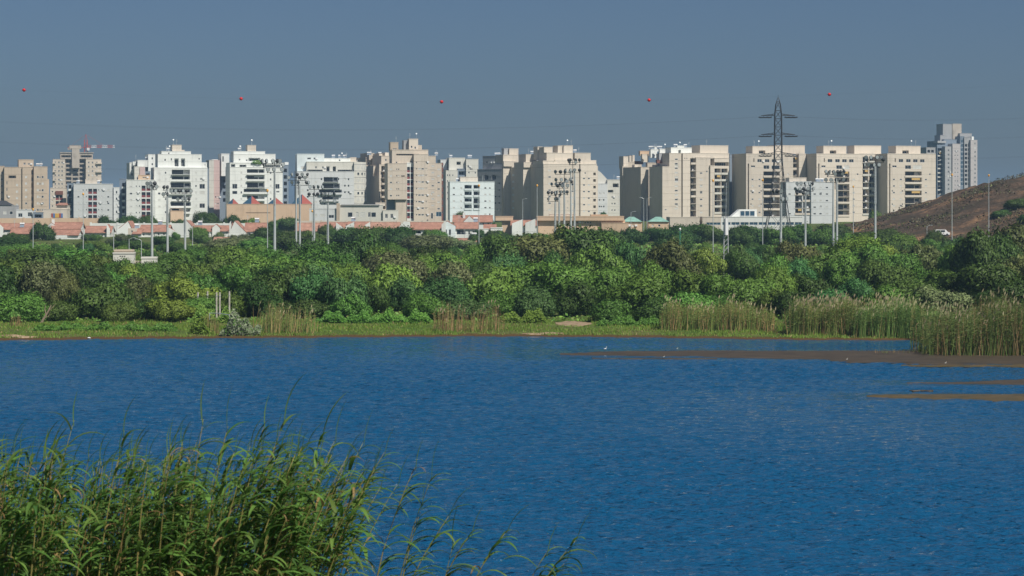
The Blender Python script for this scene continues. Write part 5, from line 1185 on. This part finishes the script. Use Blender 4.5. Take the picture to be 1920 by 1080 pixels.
# one label per tree: colour and build, then the line of trees it stands in, then what it stands below
LMK = [(-40, 'the far left edge'), (62, 'the far left pole'), (112, 'the unfinished tower'), (160, 'the crane'), (232, 'the pump house'), (286, 'the leftmost floodlight mast'), (347, 'the third floodlight mast'), (400, 'the pink striped block'), (452, 'the beige hall'), (515, 'the tall left mast'),
       (560, 'the thick double mast'), (615, 'the low concrete school'), (664, 'the rounded pale block'), (712, 'the stepped shaded block'), (770, 'the red stair strip'), (840, 'the two-windowed white gable'), (885, 'the white cube block'), (945, 'the grey shaded block'), (1007, 'the stepped cream flank'), (1060, 'the central mast cluster'),
       (1110, 'the long peach building'), (1185, 'the left green-roofed pavilion'), (1235, 'the right green-roofed pavilion'), (1280, 'the cream front left of the pylon'), (1337, 'the lamp by the stacked balconies'), (1361, 'the small lattice mast'), (1400, 'the slanting glass entrance'), (1459, 'the pylon'), (1512, 'the low grey block'), (1566, 'the twin-pole mast'),
       (1604, 'the slab block with two huts'), (1641, 'the right square-lamp mast'), (1710, 'the slab block nearest the hill'), (1785, 'the pole at the hill foot'), (1854, 'the lamp on the hill'), (1940, 'the right edge')]
def row_of(Y):
    return 'shoreside' if Y < 306 else 'second-row' if Y < 338 else 'mid-wood' if Y < 400 else 'upper-wood' if Y < 520 else 'roadside' if Y < 680 else 'garden' if Y < 800 else 'distant'
groups = {}
for t in trees:
    sh = 'tall' if t['asp'] > 1.0 else 'broad' if t['asp'] < .62 else 'round'
    lm = min(LMK, key=lambda q: abs(q[0] - t['cx']))[1]
    t['base'] = (sh, t['col'], row_of(t['Y']), lm); groups.setdefault(t['base'], []).append(t)
for kx, g_ in groups.items():
    g_.sort(key=lambda t: t['cx'])
    n = len(g_)
    for i, t in enumerate(g_):
        pre = '' if n == 1 else ('left-hand ' if i == 0 else 'right-hand ') if n == 2 else ('leftmost ' if i == 0 else 'rightmost ' if i == n - 1 else 'middle ' if n == 3 else 'inner left ' if i == 1 else 'inner right ')
        sh, col, row, lm = kx
        tag(t['o'], f"{pre}{sh} {col} {row} tree below {lm}", 'tree', 'trees of the lakeside wood and gardens')

# dead leaning tree at the left shore
def dead_tree():
    X, Y = X_at(80, 288), 287.5; r = empty('dead_tree', (X, Y, gz1(X, Y))); tag(r, 'pale dead tree leaning right at the left end of the shore', 'tree')
    m = MB(); m.tube([(-.2, 0, -.2), (.2, 0, .5), (.75, 0, 1.4), (1.1, .1, 2.2)], [.2, .15, .1, .05], 8); m.build('trunk', M['deadwood'], r)
    for p in (((.5, 0, .95), (.35, .1, 1.7), (.42, .1, 2.3)), ((.75, 0, 1.4), (1.2, -.1, 1.8), (1.7, -.1, 2.4)), ((.3, 0, .6), (.8, -.2, .8), (1.0, -.2, 1.2))): MB().tube(p, [.07, .05, .02], 6).build('branch', M['deadwood'], r)
dead_tree()
# scrub carpeting the ground between the trees
LEAF['hill'] = leafmat('dry_scrub', (0.075, 0.066, 0.036), .35, .15)
def scrub():
    r = np.random.RandomState(5); n = 42000
    Y = 292 + (r.rand(n) ** 1.4) * 420; X = (r.rand(n) - .5) * 2 * (960 / F * Y + 12)
    z = gz(X, Y); hill_ = (X > HX[0] + 6) & (Y > 600); Y, X, z = Y[~hill_], X[~hill_], z[~hill_]; n = len(X)
    bump = .25 + .55 * np.clip(np.sin(X * .7) * np.cos(Y * .31) + .4 * np.sin(X * 1.9 + Y), 0, 1)
    p = np.stack([X, Y, z + r.rand(n) * bump], -1)
    nrm = r.randn(n, 3) * .6 + [0, -.3, .7]; nrm /= np.linalg.norm(nrm, axis=1)[:, None]
    t = r.randn(n, 3); t -= (t * nrm).sum(1)[:, None] * nrm; t /= np.linalg.norm(t, axis=1)[:, None]; s = np.cross(nrm, t)
    L = (r.uniform(.14, .34, n) * (1 + (Y - 290) / 420))[:, None]; Wd = L * .5
    V = np.stack([p - t * L, p + s * Wd, p + t * L, p - s * Wd], 1).reshape(-1, 3)
    mi = r.choice(4, n, p=[.4, .25, .2, .15])
    o = link('scrub', np_mesh('scrub', V, np.arange(4 * n).reshape(n, 4), [LEAF['mid green'], LEAF['yellow-green'], LEAF['olive'], LEAF['brownish']], mi)); tag(o, 'low green scrub between the trees', 'scrub', None, 'stuff')
    # bushes on the hillside
    n = 42000; X = r.uniform(HX[0] + 4, HX[-1] - 30, n); Y = r.uniform(625, 760, n); k = np.sin(X * .16 + 1) * np.sin(Y * .11) + .35 * np.sin(X * .5) * np.cos(Y * .4); on = (k + .3 * r.randn(n) > .3); X, Y, k = X[on], Y[on], k[on]; n = len(X)
    p = np.stack([X, Y, hz(X, Y) + r.rand(n) * 1.5 * np.clip(k, .1, 1)], -1)
    nrm = r.randn(n, 3) + [0, -.3, .7]; nrm /= np.linalg.norm(nrm, axis=1)[:, None]; t = r.randn(n, 3); t -= (t * nrm).sum(1)[:, None] * nrm; t /= np.linalg.norm(t, axis=1)[:, None]; s = np.cross(nrm, t); L = r.uniform(.2, .5, n)[:, None]
    V = np.stack([p - t * L, p + s * L * .5, p + t * L, p - s * L * .5], 1).reshape(-1, 3)
    o = link('hillside_scrub', np_mesh('hillside_scrub', V, np.arange(4 * n).reshape(n, 4), [LEAF['hill'], LEAF['brownish']], r.choice(2, n, p=[.85, .15]))); tag(o, 'dry brown scrub scattered over the hill', 'scrub', None, 'stuff')
scrub()
for x, y, w_, lab in ((1905, 372, 60, 'dark bush on the brown hill at the right edge'), (1875, 385, 46, 'dark bush on the hill lower left of the edge bush'), (1930, 395, 60, 'dark bush on the hill slope below the edge bush')):
    D = 690.0
    for D in np.arange(610, 744, 2.0):
        z = float(hz(X_at(x, D), D))
        if YH + (HC - z) / D * F < y + 22: break
    X = X_at(x, D); r = empty('bush', (X, D, z - .2)); tag(r, lab, 'bush'); s_ = w_ / F * D / 2
    c = link('crown', CROWNS[9], r, None, None, (s_, s_, s_ * .62)); c.material_slots[0].link = 'OBJECT'; c.material_slots[0].material = LEAF['dark green']; link('trunk', TRUNKS[1], r, None, None, (s_, s_, s_ * .5))
# ------------------------------------------------------------------ meadow, creepers and reeds on the far shore
LEAF['grass'] = leafmat('grass_blade', (0.140, 0.245, 0.036), .3, .3)
LEAF['reed'] = leafmat('reed_leaf', (0.145, 0.225, 0.058), .35, .3, tip=(.30, .31, .12))
LEAF['reed_deep'] = leafmat('deep_reed_leaf', (0.120, 0.190, 0.050), .4, .3, tip=(.22, .22, .09))
LEAF['reed_dry'] = leafmat('reed_cane', (0.29, 0.215, 0.095), .35, .1)
LEAF['reed_near'] = leafmat('near_reed_leaf', (0.108, 0.205, 0.044), .4, .4, tip=(.22, .27, .07))
LEAF['reed_near_dark'] = leafmat('near_reed_leaf_dark', (0.060, 0.120, 0.03), .35, .35)
LEAF['stem_near'] = leafmat('near_reed_stem', (0.20, 0.18, 0.06), .35, .1)
LEAF['dry_near'] = leafmat('near_dry_leaf', (0.24, 0.165, 0.07), .35, .2)
LEAF['plume'] = leafmat('reed_plume', (0.36, 0.33, 0.19), .25, .3)
LEAF['silver'] = leafmat('silver_leaf', (0.27, 0.32, 0.20), .3, .25)
LEAF['creeper'] = leafmat('creeper_leaf', (0.12, 0.235, 0.035), .35, .3)
def quads(p, t, s, L, Wd, kind='diamond'):
    if kind == 'blade': return np.stack([p - s * Wd, p + s * Wd, p + t * L + s * Wd * .12, p + t * L - s * Wd * .12], 1).reshape(-1, 3)
    return np.stack([p - t * L, p + s * Wd, p + t * L, p - s * Wd], 1).reshape(-1, 3)
def meadow():
    r = np.random.RandomState(8); n = 105000
    X = r.uniform(-78, 85, n); ys = np.interp(X, SH_X, SH_Y) + 0.5 * np.sin(X * .9) + .4 * np.sin(X * 2.3 + 1)
    Y = ys + .9 + r.rand(n) ** 1.1 * 24; z = gz(X, Y)
    patch = np.sin(X * .35 + 2) * np.cos(Y * .4) + .5 * np.sin(X * 1.3 + Y * .7); keep = (z > .09) & (r.rand(n) < np.clip(.6 + .5 * patch, .12, 1))
    keep &= ~((np.abs(X - X_at(1075, 289)) < 2.2) & (np.abs(Y - 290) < 4)); X, Y, z, patch = X[keep], Y[keep], z[keep], patch[keep]; n = len(X)
    t = np.stack([r.randn(n) * .35, r.randn(n) * .35, np.ones(n)], -1); t /= np.linalg.norm(t, axis=1)[:, None]
    a = r.uniform(0, math.pi, n); s = np.stack([np.cos(a), np.sin(a) * .4, np.zeros(n)], -1)
    L = (r.uniform(.10, .32, n) * (1 + .5 * np.clip(patch, 0, 1)))[:, None]; Wd = r.uniform(.03, .07, n)[:, None]
    V = quads(np.stack([X, Y, z - .02], -1), t, s, L, Wd, 'blade'); mi = r.choice(3, n, p=[.78, .14, .08])
    o = link('meadow_grass', np_mesh('meadow_grass', V, np.arange(4 * n).reshape(n, 4), [LEAF['grass'], LEAF['yellow-green'], LEAF['reed_dry']], mi)); tag(o, 'bright green grass along the far shore', 'grass', None, 'stuff')
meadow()
def creeper(x0, x1, y0, y1, label, col='creeper', n=2600, seed=0, hgt=None):
    """low leafy mass of herbs; y0 = top row, y1 = base row"""
    r = np.random.RandomState(seed)
    Yb = 280.0
    for Yb in np.arange(268, 300, .5):
        if YH + (HC - gz1(X_at((x0 + x1) / 2, Yb), Yb)) / Yb * F < y1: break
    X = r.uniform(X_at(x0, Yb), X_at(x1, Yb), n); Y = Yb + r.rand(n) ** 1.5 * 3.2; z0 = gz(X, Y); H = (y1 - y0) / F * Yb
    e = np.clip(np.minimum(X - X.min(), X.max() - X) / 1.2, .15, 1) ** .5
    prof = (.62 + .25 * np.sin(X * 1.7 + seed) + .16 * np.sin(X * 4.1)) * e; z = z0 + r.rand(n) ** .7 * H * prof * np.clip(.55 + (Y - Yb) * .35, .4, 1)
    nrm = r.randn(n, 3) * .6 + [0, -.5, .6]; nrm /= np.linalg.norm(nrm, axis=1)[:, None]; t = r.randn(n, 3); t -= (t * nrm).sum(1)[:, None] * nrm; t /= np.linalg.norm(t, axis=1)[:, None]; s = np.cross(nrm, t); L = r.uniform(.09, .19, n)[:, None]
    V = quads(np.stack([X, Y, z], -1), t, s, L, L * .75)
    o = link('leafy_herbs', np_mesh('leafy_herbs', V, np.arange(4 * n).reshape(n, 4), [LEAF[col], LEAF['mid green']], r.choice(2, n, p=[.8, .2]))); tag(o, label, 'undergrowth', None, 'stuff')
creeper(586, 742, 583, 607, 'bright leafy creeper at the foot of the trees, left of the rubble', n=4200, seed=1)
creeper(668, 810, 580, 607, 'bright leafy creeper below the dark hollow in the wood', n=4200, seed=2)
creeper(940, 1030, 578, 606, 'bright leafy creeper left of the sandy path', n=3000, seed=3)
creeper(1120, 1240, 592, 612, 'low leafy herbs between the sandy path and the reeds', n=2200, seed=4)
creeper(412, 486, 585, 630, 'silvery grey-green bush at the water between two brown reed patches', 'silver', n=4200, seed=5)
creeper(355, 400, 585, 628, 'green leafy clump left of the brown reed stubble', n=1600, seed=6)
creeper(352, 442, 570, 606, 'leafy bushes round the feet of the concrete posts', 'yellow-green', n=4200, seed=9)
creeper(60, 330, 606, 622, 'low green herbs along the left shore', n=3600, seed=7)

def reeds(x0, x1, ytop, ybase, label, n, dry=.4, seed=0, depth=4.0, width=.032, jag=.25, leafn=6, plume=.12, Yb=None, leaf='reed', taper=1.6):
    r = np.random.RandomState(seed)
    if Yb is None: Yb = HC * F / (ybase - YH)
    Xa, Xb = X_at(x0, Yb), X_at(x1, Yb); X = r.uniform(Xa, Xb, n)
    clump = .6 + .4 * np.sin(X * 2.1 + seed) * np.sin(X * .77 + 2 * seed) + .25 * np.sin(X * 6.3)
    keep = r.rand(n) < np.clip(clump + .35, .1, 1) * np.clip(np.minimum(X - Xa, Xb - X) / taper + .2, 0, 1); X, clump = X[keep], clump[keep]; n = len(X)
    off = np.interp(X, SH_X, SH_Y) - np.interp((Xa + Xb) / 2, SH_X, SH_Y) if abs(Yb - 268) < 9 else 0
    Y = Yb + off + r.rand(n) * depth; z = np.maximum(gz(X, Y), -.15) - .05
    e_ = np.clip(np.minimum(X - Xa, Xb - X) / (taper * .8), 0, 1); H = (ybase - ytop) / F * Yb * np.clip(.80 + .16 * clump + .1 * np.sin(X * .9 + seed) + jag * .62 * r.randn(n), .3, 1.3) * (.55 + .45 * e_)
    lean = r.randn(n, 2) * .09 + [.04, 0]; t = np.stack([lean[:, 0], lean[:, 1], np.ones(n)], -1); t /= np.linalg.norm(t, axis=1)[:, None]
    a = r.uniform(-.7, .7, n); s = np.stack([np.cos(a), np.sin(a), np.zeros(n)], -1); p = np.stack([X, Y, z], -1)
    Vs = [quads(p, t, s, H[:, None], np.full((n, 1), width), 'blade')]; isdry = r.rand(n) < dry; mi = [np.where(isdry, 1, 0)]
    for k in range(leafn):
        hk = r.uniform(.35, .98, n); q = p + t * (H * hk)[:, None]
        az = r.uniform(0, 2 * math.pi, n); tl = np.stack([np.cos(az) + .4, np.sin(az), r.uniform(-.2, .8, n)], -1); tl /= np.linalg.norm(tl, axis=1)[:, None]
        sl = np.cross(tl, r.randn(n, 3)); sl /= np.linalg.norm(sl, axis=1)[:, None]; L = r.uniform(.22, .5, n)[:, None]
        m_ = ~isdry | (r.rand(n) < .3); Vs.append(quads(q, tl, sl, L, np.full((n, 1), width * .9), 'blade').reshape(n, 4, 3)[m_].reshape(-1, 3)); mi.append(np.where(isdry[m_] & (r.rand(m_.sum()) < .7), 1, 0))
    pm = r.rand(n) < plume
    if pm.any():
        q = (p + t * H[:, None])[pm]; k = pm.sum(); tl = np.stack([r.uniform(.1, .5, k), r.randn(k) * .15, np.ones(k)], -1); sl = np.tile([1., 0, 0], (k, 1)); Vs.append(quads(q + tl * .18, tl, sl, np.full((k, 1), .26), np.full((k, 1), .07))); mi.append(np.full(k, 2))
    V = np.concatenate(Vs); o = link('reed_bed', np_mesh('reed_bed', V, np.arange(len(V)).reshape(-1, 4), [LEAF[leaf], LEAF['reed_dry'], LEAF['plume']], np.concatenate(mi))); tag(o, label, 'reeds', None, 'stuff')
reeds(372, 412, 588, 631, 'short brown reed stubble beside the silvery bush', 150, .85, 1, 2, .035, .2, 3, .02)
reeds(480, 592, 580, 630, 'thin green and brown reeds right of the silvery bush', 420, .5, 2, 3, .03, .28, 4, .05)
reeds(440, 500, 572, 628, 'few tall pale canes rising out of the silvery bush', 16, .7, 12, 2, .045, .2, 3, .3)
reeds(805, 950, 578, 622, 'sparse tall brown reeds standing in the meadow', 330, .65, 3, 4, .03, .35, 3, .1, Yb=277)
reeds(1238, 1458, 577, 628, 'even bed of pale green reeds left of the dark gap', 1700, .30, 4, 4, .03, .18, 5, .06)
reeds(1476, 1625, 572, 634, 'tall pale reed bed just right of the dark gap', 1500, .2, 5, 5, .03, .16, 8, .12)
reeds(1600, 1775, 574, 636, 'dense pale green reed bed behind the mud spit', 1900, .16, 6, 5, .03, .16, 8, .12)
reeds(1490, 1800, 566, 630, 'taller plumed reeds at the back of the right-hand bed', 700, .3, 7, 2.5, .03, .14, 6, .3, Yb=272.5)
reeds(1740, 2080, 578, 671, 'nearest tall dense reed clump at the right edge', 4300, .2, 8, 12, .035, .16, 10, .06, Yb=234, leaf='reed_deep', taper=5.5)
reeds(1735, 1800, 648, 668, 'low fringe of green reeds at the left foot of the nearest clump', 260, .3, 9, 2, .03, .3, 4, 0, Yb=237)
reeds(10, 45, 600, 624, 'short brown stubble at the far left shore', 60, .9, 10, 2, .03, .3, 2, 0, Yb=281)

# slim concrete posts standing at the shore
for x, yt, yb_, lab in ((371, 548, 600, 'leftmost short concrete post half hidden in leaves'), (389, 546, 600, 'pale concrete post second from the left above the reed stubble'), (406, 548, 600, 'concrete post just behind the tallest one'), (412, 548, 604, 'tallest clear concrete post above the reed stubble'), (430, 546, 600, 'rightmost concrete post above the silvery bush')):
    D = 301.0 if x < 400 else 291.0; X = X_at(x, D); zb = gz1(X, D); r = empty('concrete_post', (X, D, zb)); tag(r, lab, 'post', 'concrete posts at the shore'); z = HC - (yt - YH) / F * D - zb
    MB().tube([(0, 0, -.2), (0, 0, z - .12), (.02, 0, z)], [.11, .105, .09], 8).build('shaft', M['post'], r)
    MB().tube([(0, 0, z - .5), (0, 0, z - .44)], .14, 8).build('collar', M['steel'], r)
r = empty('handrail', (X_at(412, 285.7), 285.7, gz1(X_at(412, 285.7), 285.7))); tag(r, 'thin pipe rail between the concrete posts', 'rail'); MB().tube([(-1.2, 0, 1.5), (0, -.1, 1.45), (1.15, 0, 1.25)], .04, 6).build('pipe', M['bluegrey'], r); MB().tube([(-1.2, 0, -.2), (-1.2, 0, 1.5)], .04, 6).build('support', M['steel'], r); MB().tube([(1.15, 0, -.2), (1.15, 0, 1.25)], .04, 6).build('support', M['steel'], r)
# rubble under the trees
for x, D, lab in ((705, 297, 'brown stone under the dark hollow, left one'), (717, 297.5, 'pale brown stone under the dark hollow, right one'), (167, 267.8, 'white stone lying at the waterline on the left')):
    r_ = random.Random(x); bm = bmesh.new(); bmesh.ops.create_icosphere(bm, subdivisions=2, radius=(.32 if x != 167 else .2))
    for v_ in bm.verts: v_.co *= 1 + r_.uniform(-.18, .18); v_.co.z *= .45
    me = bpy.data.meshes.new('stone'); bm.to_mesh(me); bm.free(); me.materials.append(M['sand'] if x != 167 else M['tank']); X = X_at(x, D); o = link('stone', me, None, (X, D, gz1(X, D) + .08)); tag(o, lab, 'stone')

# birds on the mud
def bird(x, yfoot, s, label, mat, legs=True):
    D = HC * F / (yfoot - YH); r = empty('water_bird', (X_at(x, D), D, .05)); tag(r, label, 'bird'); r.rotation_euler = (0, 0, .4); r.scale = (s, s, s)
    h = .32 if legs else .02
    m = MB(); m.tube([(-.36, 0, h + .10), (-.2, 0, h + .13), (0, 0, h + .16), (.16, 0, h + .22), (.22, 0, h + .38), (.2, 0, h + .52), (.27, 0, h + .58), (.33, 0, h + .58)], [.015, .08, .115, .08, .042, .036, .05, .02], 10); m.build('body', M[mat], r, smooth=True)
    MB().tube([(.325, 0, h + .58), (.47, 0, h + .56)], [.018, .004], 6).build('bill', M['amber'], r)
    for sy in (-1, 1):
        w_ = MB(); w_.tube([(.1, sy * .09, h + .2), (-.12, sy * .11, h + .17), (-.36, sy * .04, h + .13)], [.03, .05, .01], 6); w_.build('wing', M[mat], r, smooth=True)
        if legs: MB().tube([(0, sy * .04, 0), (-.02, sy * .04, h * .5), (0, sy * .04, h + .1)], .012, 5).build('leg', M['lamp'], r)
bird(1135, 659.2, .5, 'white wading bird standing at the tip of the long mud spit', 'tank')
reeds(1625, 1735, 655, 669, 'sparse stalks standing in the wet mud left of the nearest reed clump', 46, .5, 14, 3, .02, .3, 2, 0, Yb=238)
for x, y, lab in ((1245, 672.8, 'small pale bird on the thin mud ribbon'), (1270, 657.5, 'tiny pale bird on the upper edge of the long mud spit'), (1588, 677.5, 'left of two small pale birds on the lower edge of the long spit'), (1773, 684.5, 'small pale bird on the broken mud strip near the reeds')): bird(x, y, .3, lab, 'shutter')

# ------------------------------------------------------------------ near reeds, lower left
WIND = Vector((1, .15, 0)).normalized()
def reed_stem_pts(H, lean, r):
    return [Vector((lean * H * (t ** 1.6) + .03 * math.sin(t * 5 + r.random()), .02 * math.sin(3 * t), H * t * (1 - .10 * lean * t))) for t in (0, .15, .3, .45, .6, .75, .9, 1)]
def leaf_mesh(seed, L, wd, droop, mat):
    """ribbon leaf along +x with a keel, arching then drooping"""
    r = random.Random(seed); n = 7; V = []; F_ = []
    a = r.uniform(.5, .9); x = z = 0.0; y = 0.0; step = L / n
    for i in range(n + 1):
        t = i / n; w_ = wd * (math.sin(math.pi * min(1, .18 + t * .82)) ** .8) * (1 if t < 1 else 0) + .0008
        V += [(x, y - w_, z + w_ * .35), (x, y, z), (x, y + w_, z + w_ * .35)]
        ang = a - droop * t ** 1.2; x += math.cos(ang) * step; z += math.sin(ang) * step; y += r.uniform(-.006, .006)
    for i in range(n):
        for k in (0, 1): F_.append((3*i+k, 3*i+3+k, 3*i+4+k, 3*i+1+k))
    me = bpy.data.meshes.new('leaf'); me.from_pydata(V, [], F_); me.materials.append(LEAF[mat]); me.polygons.foreach_set('use_smooth', [True] * len(F_)); me.update(); return me
LEAVES = [leaf_mesh(i, L, w_, d, m_) for i, (L, w_, d, m_) in enumerate(((.55, .031, 1.4, 'reed_near'), (.62, .034, 1.8, 'reed_near'), (.48, .028, 1.2, 'reed_near'), (.58, .031, 2.1, 'reed_near_dark'), (.52, .029, 1.7, 'reed_near_dark'), (.42, .018, 2.4, 'dry_near'), (.48, .019, 2.9, 'dry_near')))]
SPEAR = leaf_mesh(50, .45, .016, .5, 'reed_near'); SPEAR2 = leaf_mesh(51, .6, .026, .9, 'reed_near')
def layout(H, lean, seed, bare=.25, nl=10, spear=1.0):
    """stem points and leaf placements (mesh, point, rotation, scale)"""
    r = random.Random(seed); pts = reed_stem_pts(H, lean, r); out = []
    for i in range(nl):
        t = bare + (1 - bare) * (i + r.uniform(-.2, .4)) / nl; t = max(.05, min(.985, t)); k = t * 7; j = min(6, int(k)); tt = (0, .15, .3, .45, .6, .75, .9, 1)
        q = np.interp(t, tt, [p.x for p in pts]), np.interp(t, tt, [p.y for p in pts]), np.interp(t, tt, [p.z for p in pts])
        # the wind swings most leaves to the right
        az = r.gauss(0, .6) if r.random() < .84 else r.uniform(-3.1, 3.1)
        el = r.uniform(-.15, .35); low = t < .45
        m_ = LEAVES[r.choice((5, 6, 6, 3)) if low and r.random() < .5 else r.choice((0, 0, 1, 1, 2, 3, 4, 0, 1, 5))]
        out.append((m_, q, (0, -el, az), r.uniform(.8, 1.22) * (.8 if t > .9 else 1)))
    tip = pts[-1]; d = (pts[-1] - pts[-2]).normalized()
    out.append((SPEAR if r.random() < .6 else SPEAR2, (tip.x, tip.y, tip.z - .08), (0, -math.atan2(d.z, d.x) * .72, r.uniform(-.3, .3)), r.uniform(.7, 1.1) * spear))
    return pts, out
def bank_z(X, Y): return gz1(X, Y)
def place_reed(px, ytop, Y, lean, seed, label, group='near reeds', cat='reed', bare=.25, nl=10):
    # the tip lands at (px, ytop); the foot stands on the bank below
    tip = px_point(px, ytop, Y)
    zb = bank_z(tip.x, Y); H = (tip.z - zb) / (1 - .10 * lean); foot = tip.x - lean * H
    zb = bank_z(foot, Y) - .05; H = (tip.z - zb) / (1 - .10 * lean)
    pts, lv = layout(H, lean, seed, bare, nl, 1.5 if 'single' in group else 1.0)
    r = empty('reed_plant', (foot, Y, zb)); tag(r, label, cat, group)
    s_ = MB(); s_.tube(pts, [.012, .0115, .011, .010, .009, .0075, .005, .003], 6); s_.build('stem', LEAF['stem_near'], r, smooth=True)
    for m_, q, rot, sc_ in lv: link('leaf', m_, r, q, rot, (sc_, sc_, sc_))
nr = random.Random(77)
PROF_X = [-60, 0, 60, 130, 200, 300, 380, 450, 530, 600, 660, 720, 760, 800]
PROF_Y = [835, 832, 858, 842, 862, 852, 832, 842, 836, 858, 868, 890, 940, 975]
single = [ # outliers that stand alone: tip x, tip y, distance, lean
 (384, 786, 31, .10, 'tallest upright reed with a pale leaf tip, left of centre of the near clump'), (536, 784, 32, .20, 'highest reed tip of the near clump, curving right'), (428, 800, 32, .14, 'tall reed just right of the pale-tipped one'), (498, 792, 33, .18, 'thin tall reed left of the highest tip'), (140, 788, 33, .16, 'thin tall reed tip on the left above the clump'), (236, 808, 33, .12, 'slender reed tip rising above the left part of the clump'), (605, 820, 33, .25, 'reed leaning right just beyond the highest tip'), (630, 822, 34, .28, 'reed with drooping leaves right of the clump top'),
 (684, 826, 34, .30, 'reed with a short upright tip at the right shoulder of the clump'), (722, 846, 34, .34, 'leaning reed at the right shoulder with a bent green tip'), (780, 872, 34.5, .26, 'tall leaning reed first outside the clump'), (812, 892, 35, .24, 'tall leaning reed with dark hanging leaves outside the clump'), (748, 905, 35, .36, 'short leaning reed between the clump and the tall outer pair'), (842, 968, 35.5, .40, 'strongly leaning reed right of the tall outer pair'), (795, 945, 35, .20, 'reed in the middle of the outer group with few leaves'), (884, 998, 36, .38, 'shorter leaning reed with dark leaf fan near the bottom edge'), (852, 1020, 36, .15, 'short upright reed at the bottom edge right of the clump'), (946, 1000, 36.5, .42, 'isolated leaning reed over open water at the bottom'), (1026, 1034, 37, .36, 'second reed from the right at the bottom edge'), (1078, 1014, 37, .48, 'rightmost isolated reed leaning over the water'), (1060, 1052, 37, .4, 'low reed tip tucked under the rightmost reed'), (700, 890, 35, .3, 'bare-stemmed reed at the right flank of the clump')]
for i, (x, y, Y, ln, lab) in enumerate(single): place_reed(x, y, Y, ln, 500 + i, lab, 'single reeds standing out of the near clump', bare=.35 if x < 650 else .45, nl=12)
ncl = 0
for i in range(150):
    x = nr.uniform(-40, 715); y = np.interp(x, PROF_X, PROF_Y) + abs(nr.gauss(0, 44)) - 14; Y = nr.uniform(30, 35); ln = nr.uniform(.08, .2) + max(0, x - 350) / 2200
    place_reed(x, float(y), Y, ln, 1000 + i, 'green reed in the dense near clump at the lower left, leaves blown to the right', 'reeds of the dense near clump', bare=.4 if x < 540 else .55, nl=14 if x < 540 else 10)
# the mass behind and between them
def reed_mass():
    r = random.Random(9); VS, FS, MI = [], [], []; base = 0; slot = {'reed_near': 0, 'reed_near_dark': 1, 'dry_near': 2, 'stem_near': 3}
    cache = {}
    for m_ in LEAVES + [SPEAR, SPEAR2]:
        co = np.empty(len(m_.vertices) * 3); m_.vertices.foreach_get('co', co); cache[m_.name] = (co.reshape(-1, 3), np.array([p.vertices[:] for p in m_.polygons]), slot[next(k for k, v_ in LEAF.items() if v_ == m_.materials[0])])
    for i in range(400):
        x = r.uniform(-60, 610) if i < 375 else r.uniform(540, 650); y = np.interp(x, PROF_X, PROF_Y) + 42 + abs(r.gauss(0, 80)); Y = r.uniform(30, 38); ln = r.uniform(.06, .22) + max(0, x - 350) / 2200
        tip = px_point(x, float(y), Y); H = (tip.z - bank_z(tip.x, Y)) / (1 - .1 * ln); foot = tip.x - ln * H; zb = bank_z(foot, Y) - .05
        if H < .5: continue
        pts, lv = layout(H, ln, 3000 + i, .15 if x < 540 else .45, 12 if x < 540 else 7); o = np.array((foot, Y, zb))
        s_ = MB(); s_.tube(pts, [.012, .0115, .011, .010, .009, .007, .005, .003], 4, cap=False)
        VS.append(np.array(s_.v) + o); FS.append(np.array(s_.f) + base); MI.append(np.full(len(s_.f), 3 if r.random() < .8 else 2)); base += len(s_.v)
        for m_, q, rot, sc_ in lv:
            co, fa, sl = cache[m_.name]; Rm = np.array(Matrix.Rotation(rot[2], 3, 'Z') @ Matrix.Rotation(rot[1], 3, 'Y'))
            VS.append((co * sc_) @ Rm.T + np.array(q) + o); FS.append(fa + base); MI.append(np.full(len(fa), sl)); base += len(co)
    o = link('reed_thicket', np_mesh('reed_thicket', np.concatenate(VS), np.concatenate(FS), [LEAF['reed_near'], LEAF['reed_near_dark'], LEAF['dry_near'], LEAF['stem_near']], np.concatenate(MI))); tag(o, 'dense mass of reeds filling the lower left corner', 'reeds', None, 'stuff')
reed_mass()

# ------------------------------------------------------------------ air
hm = bpy.data.materials.new('haze'); hm.use_nodes = True; hn = hm.node_tree.nodes; hn.clear()
ho = hn.new('ShaderNodeOutputMaterial'); pv = hn.new('ShaderNodeVolumePrincipled')
pv.inputs['Color'].default_value = (0.44, 0.70, 1.0, 1); pv.inputs['Density'].default_value = 0.00011; pv.inputs['Anisotropy'].default_value = 0.0
hm.node_tree.links.new(pv.outputs[0], ho.inputs['Volume'])
hb = MB().box(-3600, 3600, -320, 7100, -6, 95).build('haze', hm); tag(hb, 'thin blue haze over lake and town', 'haze', None, 'stuff')
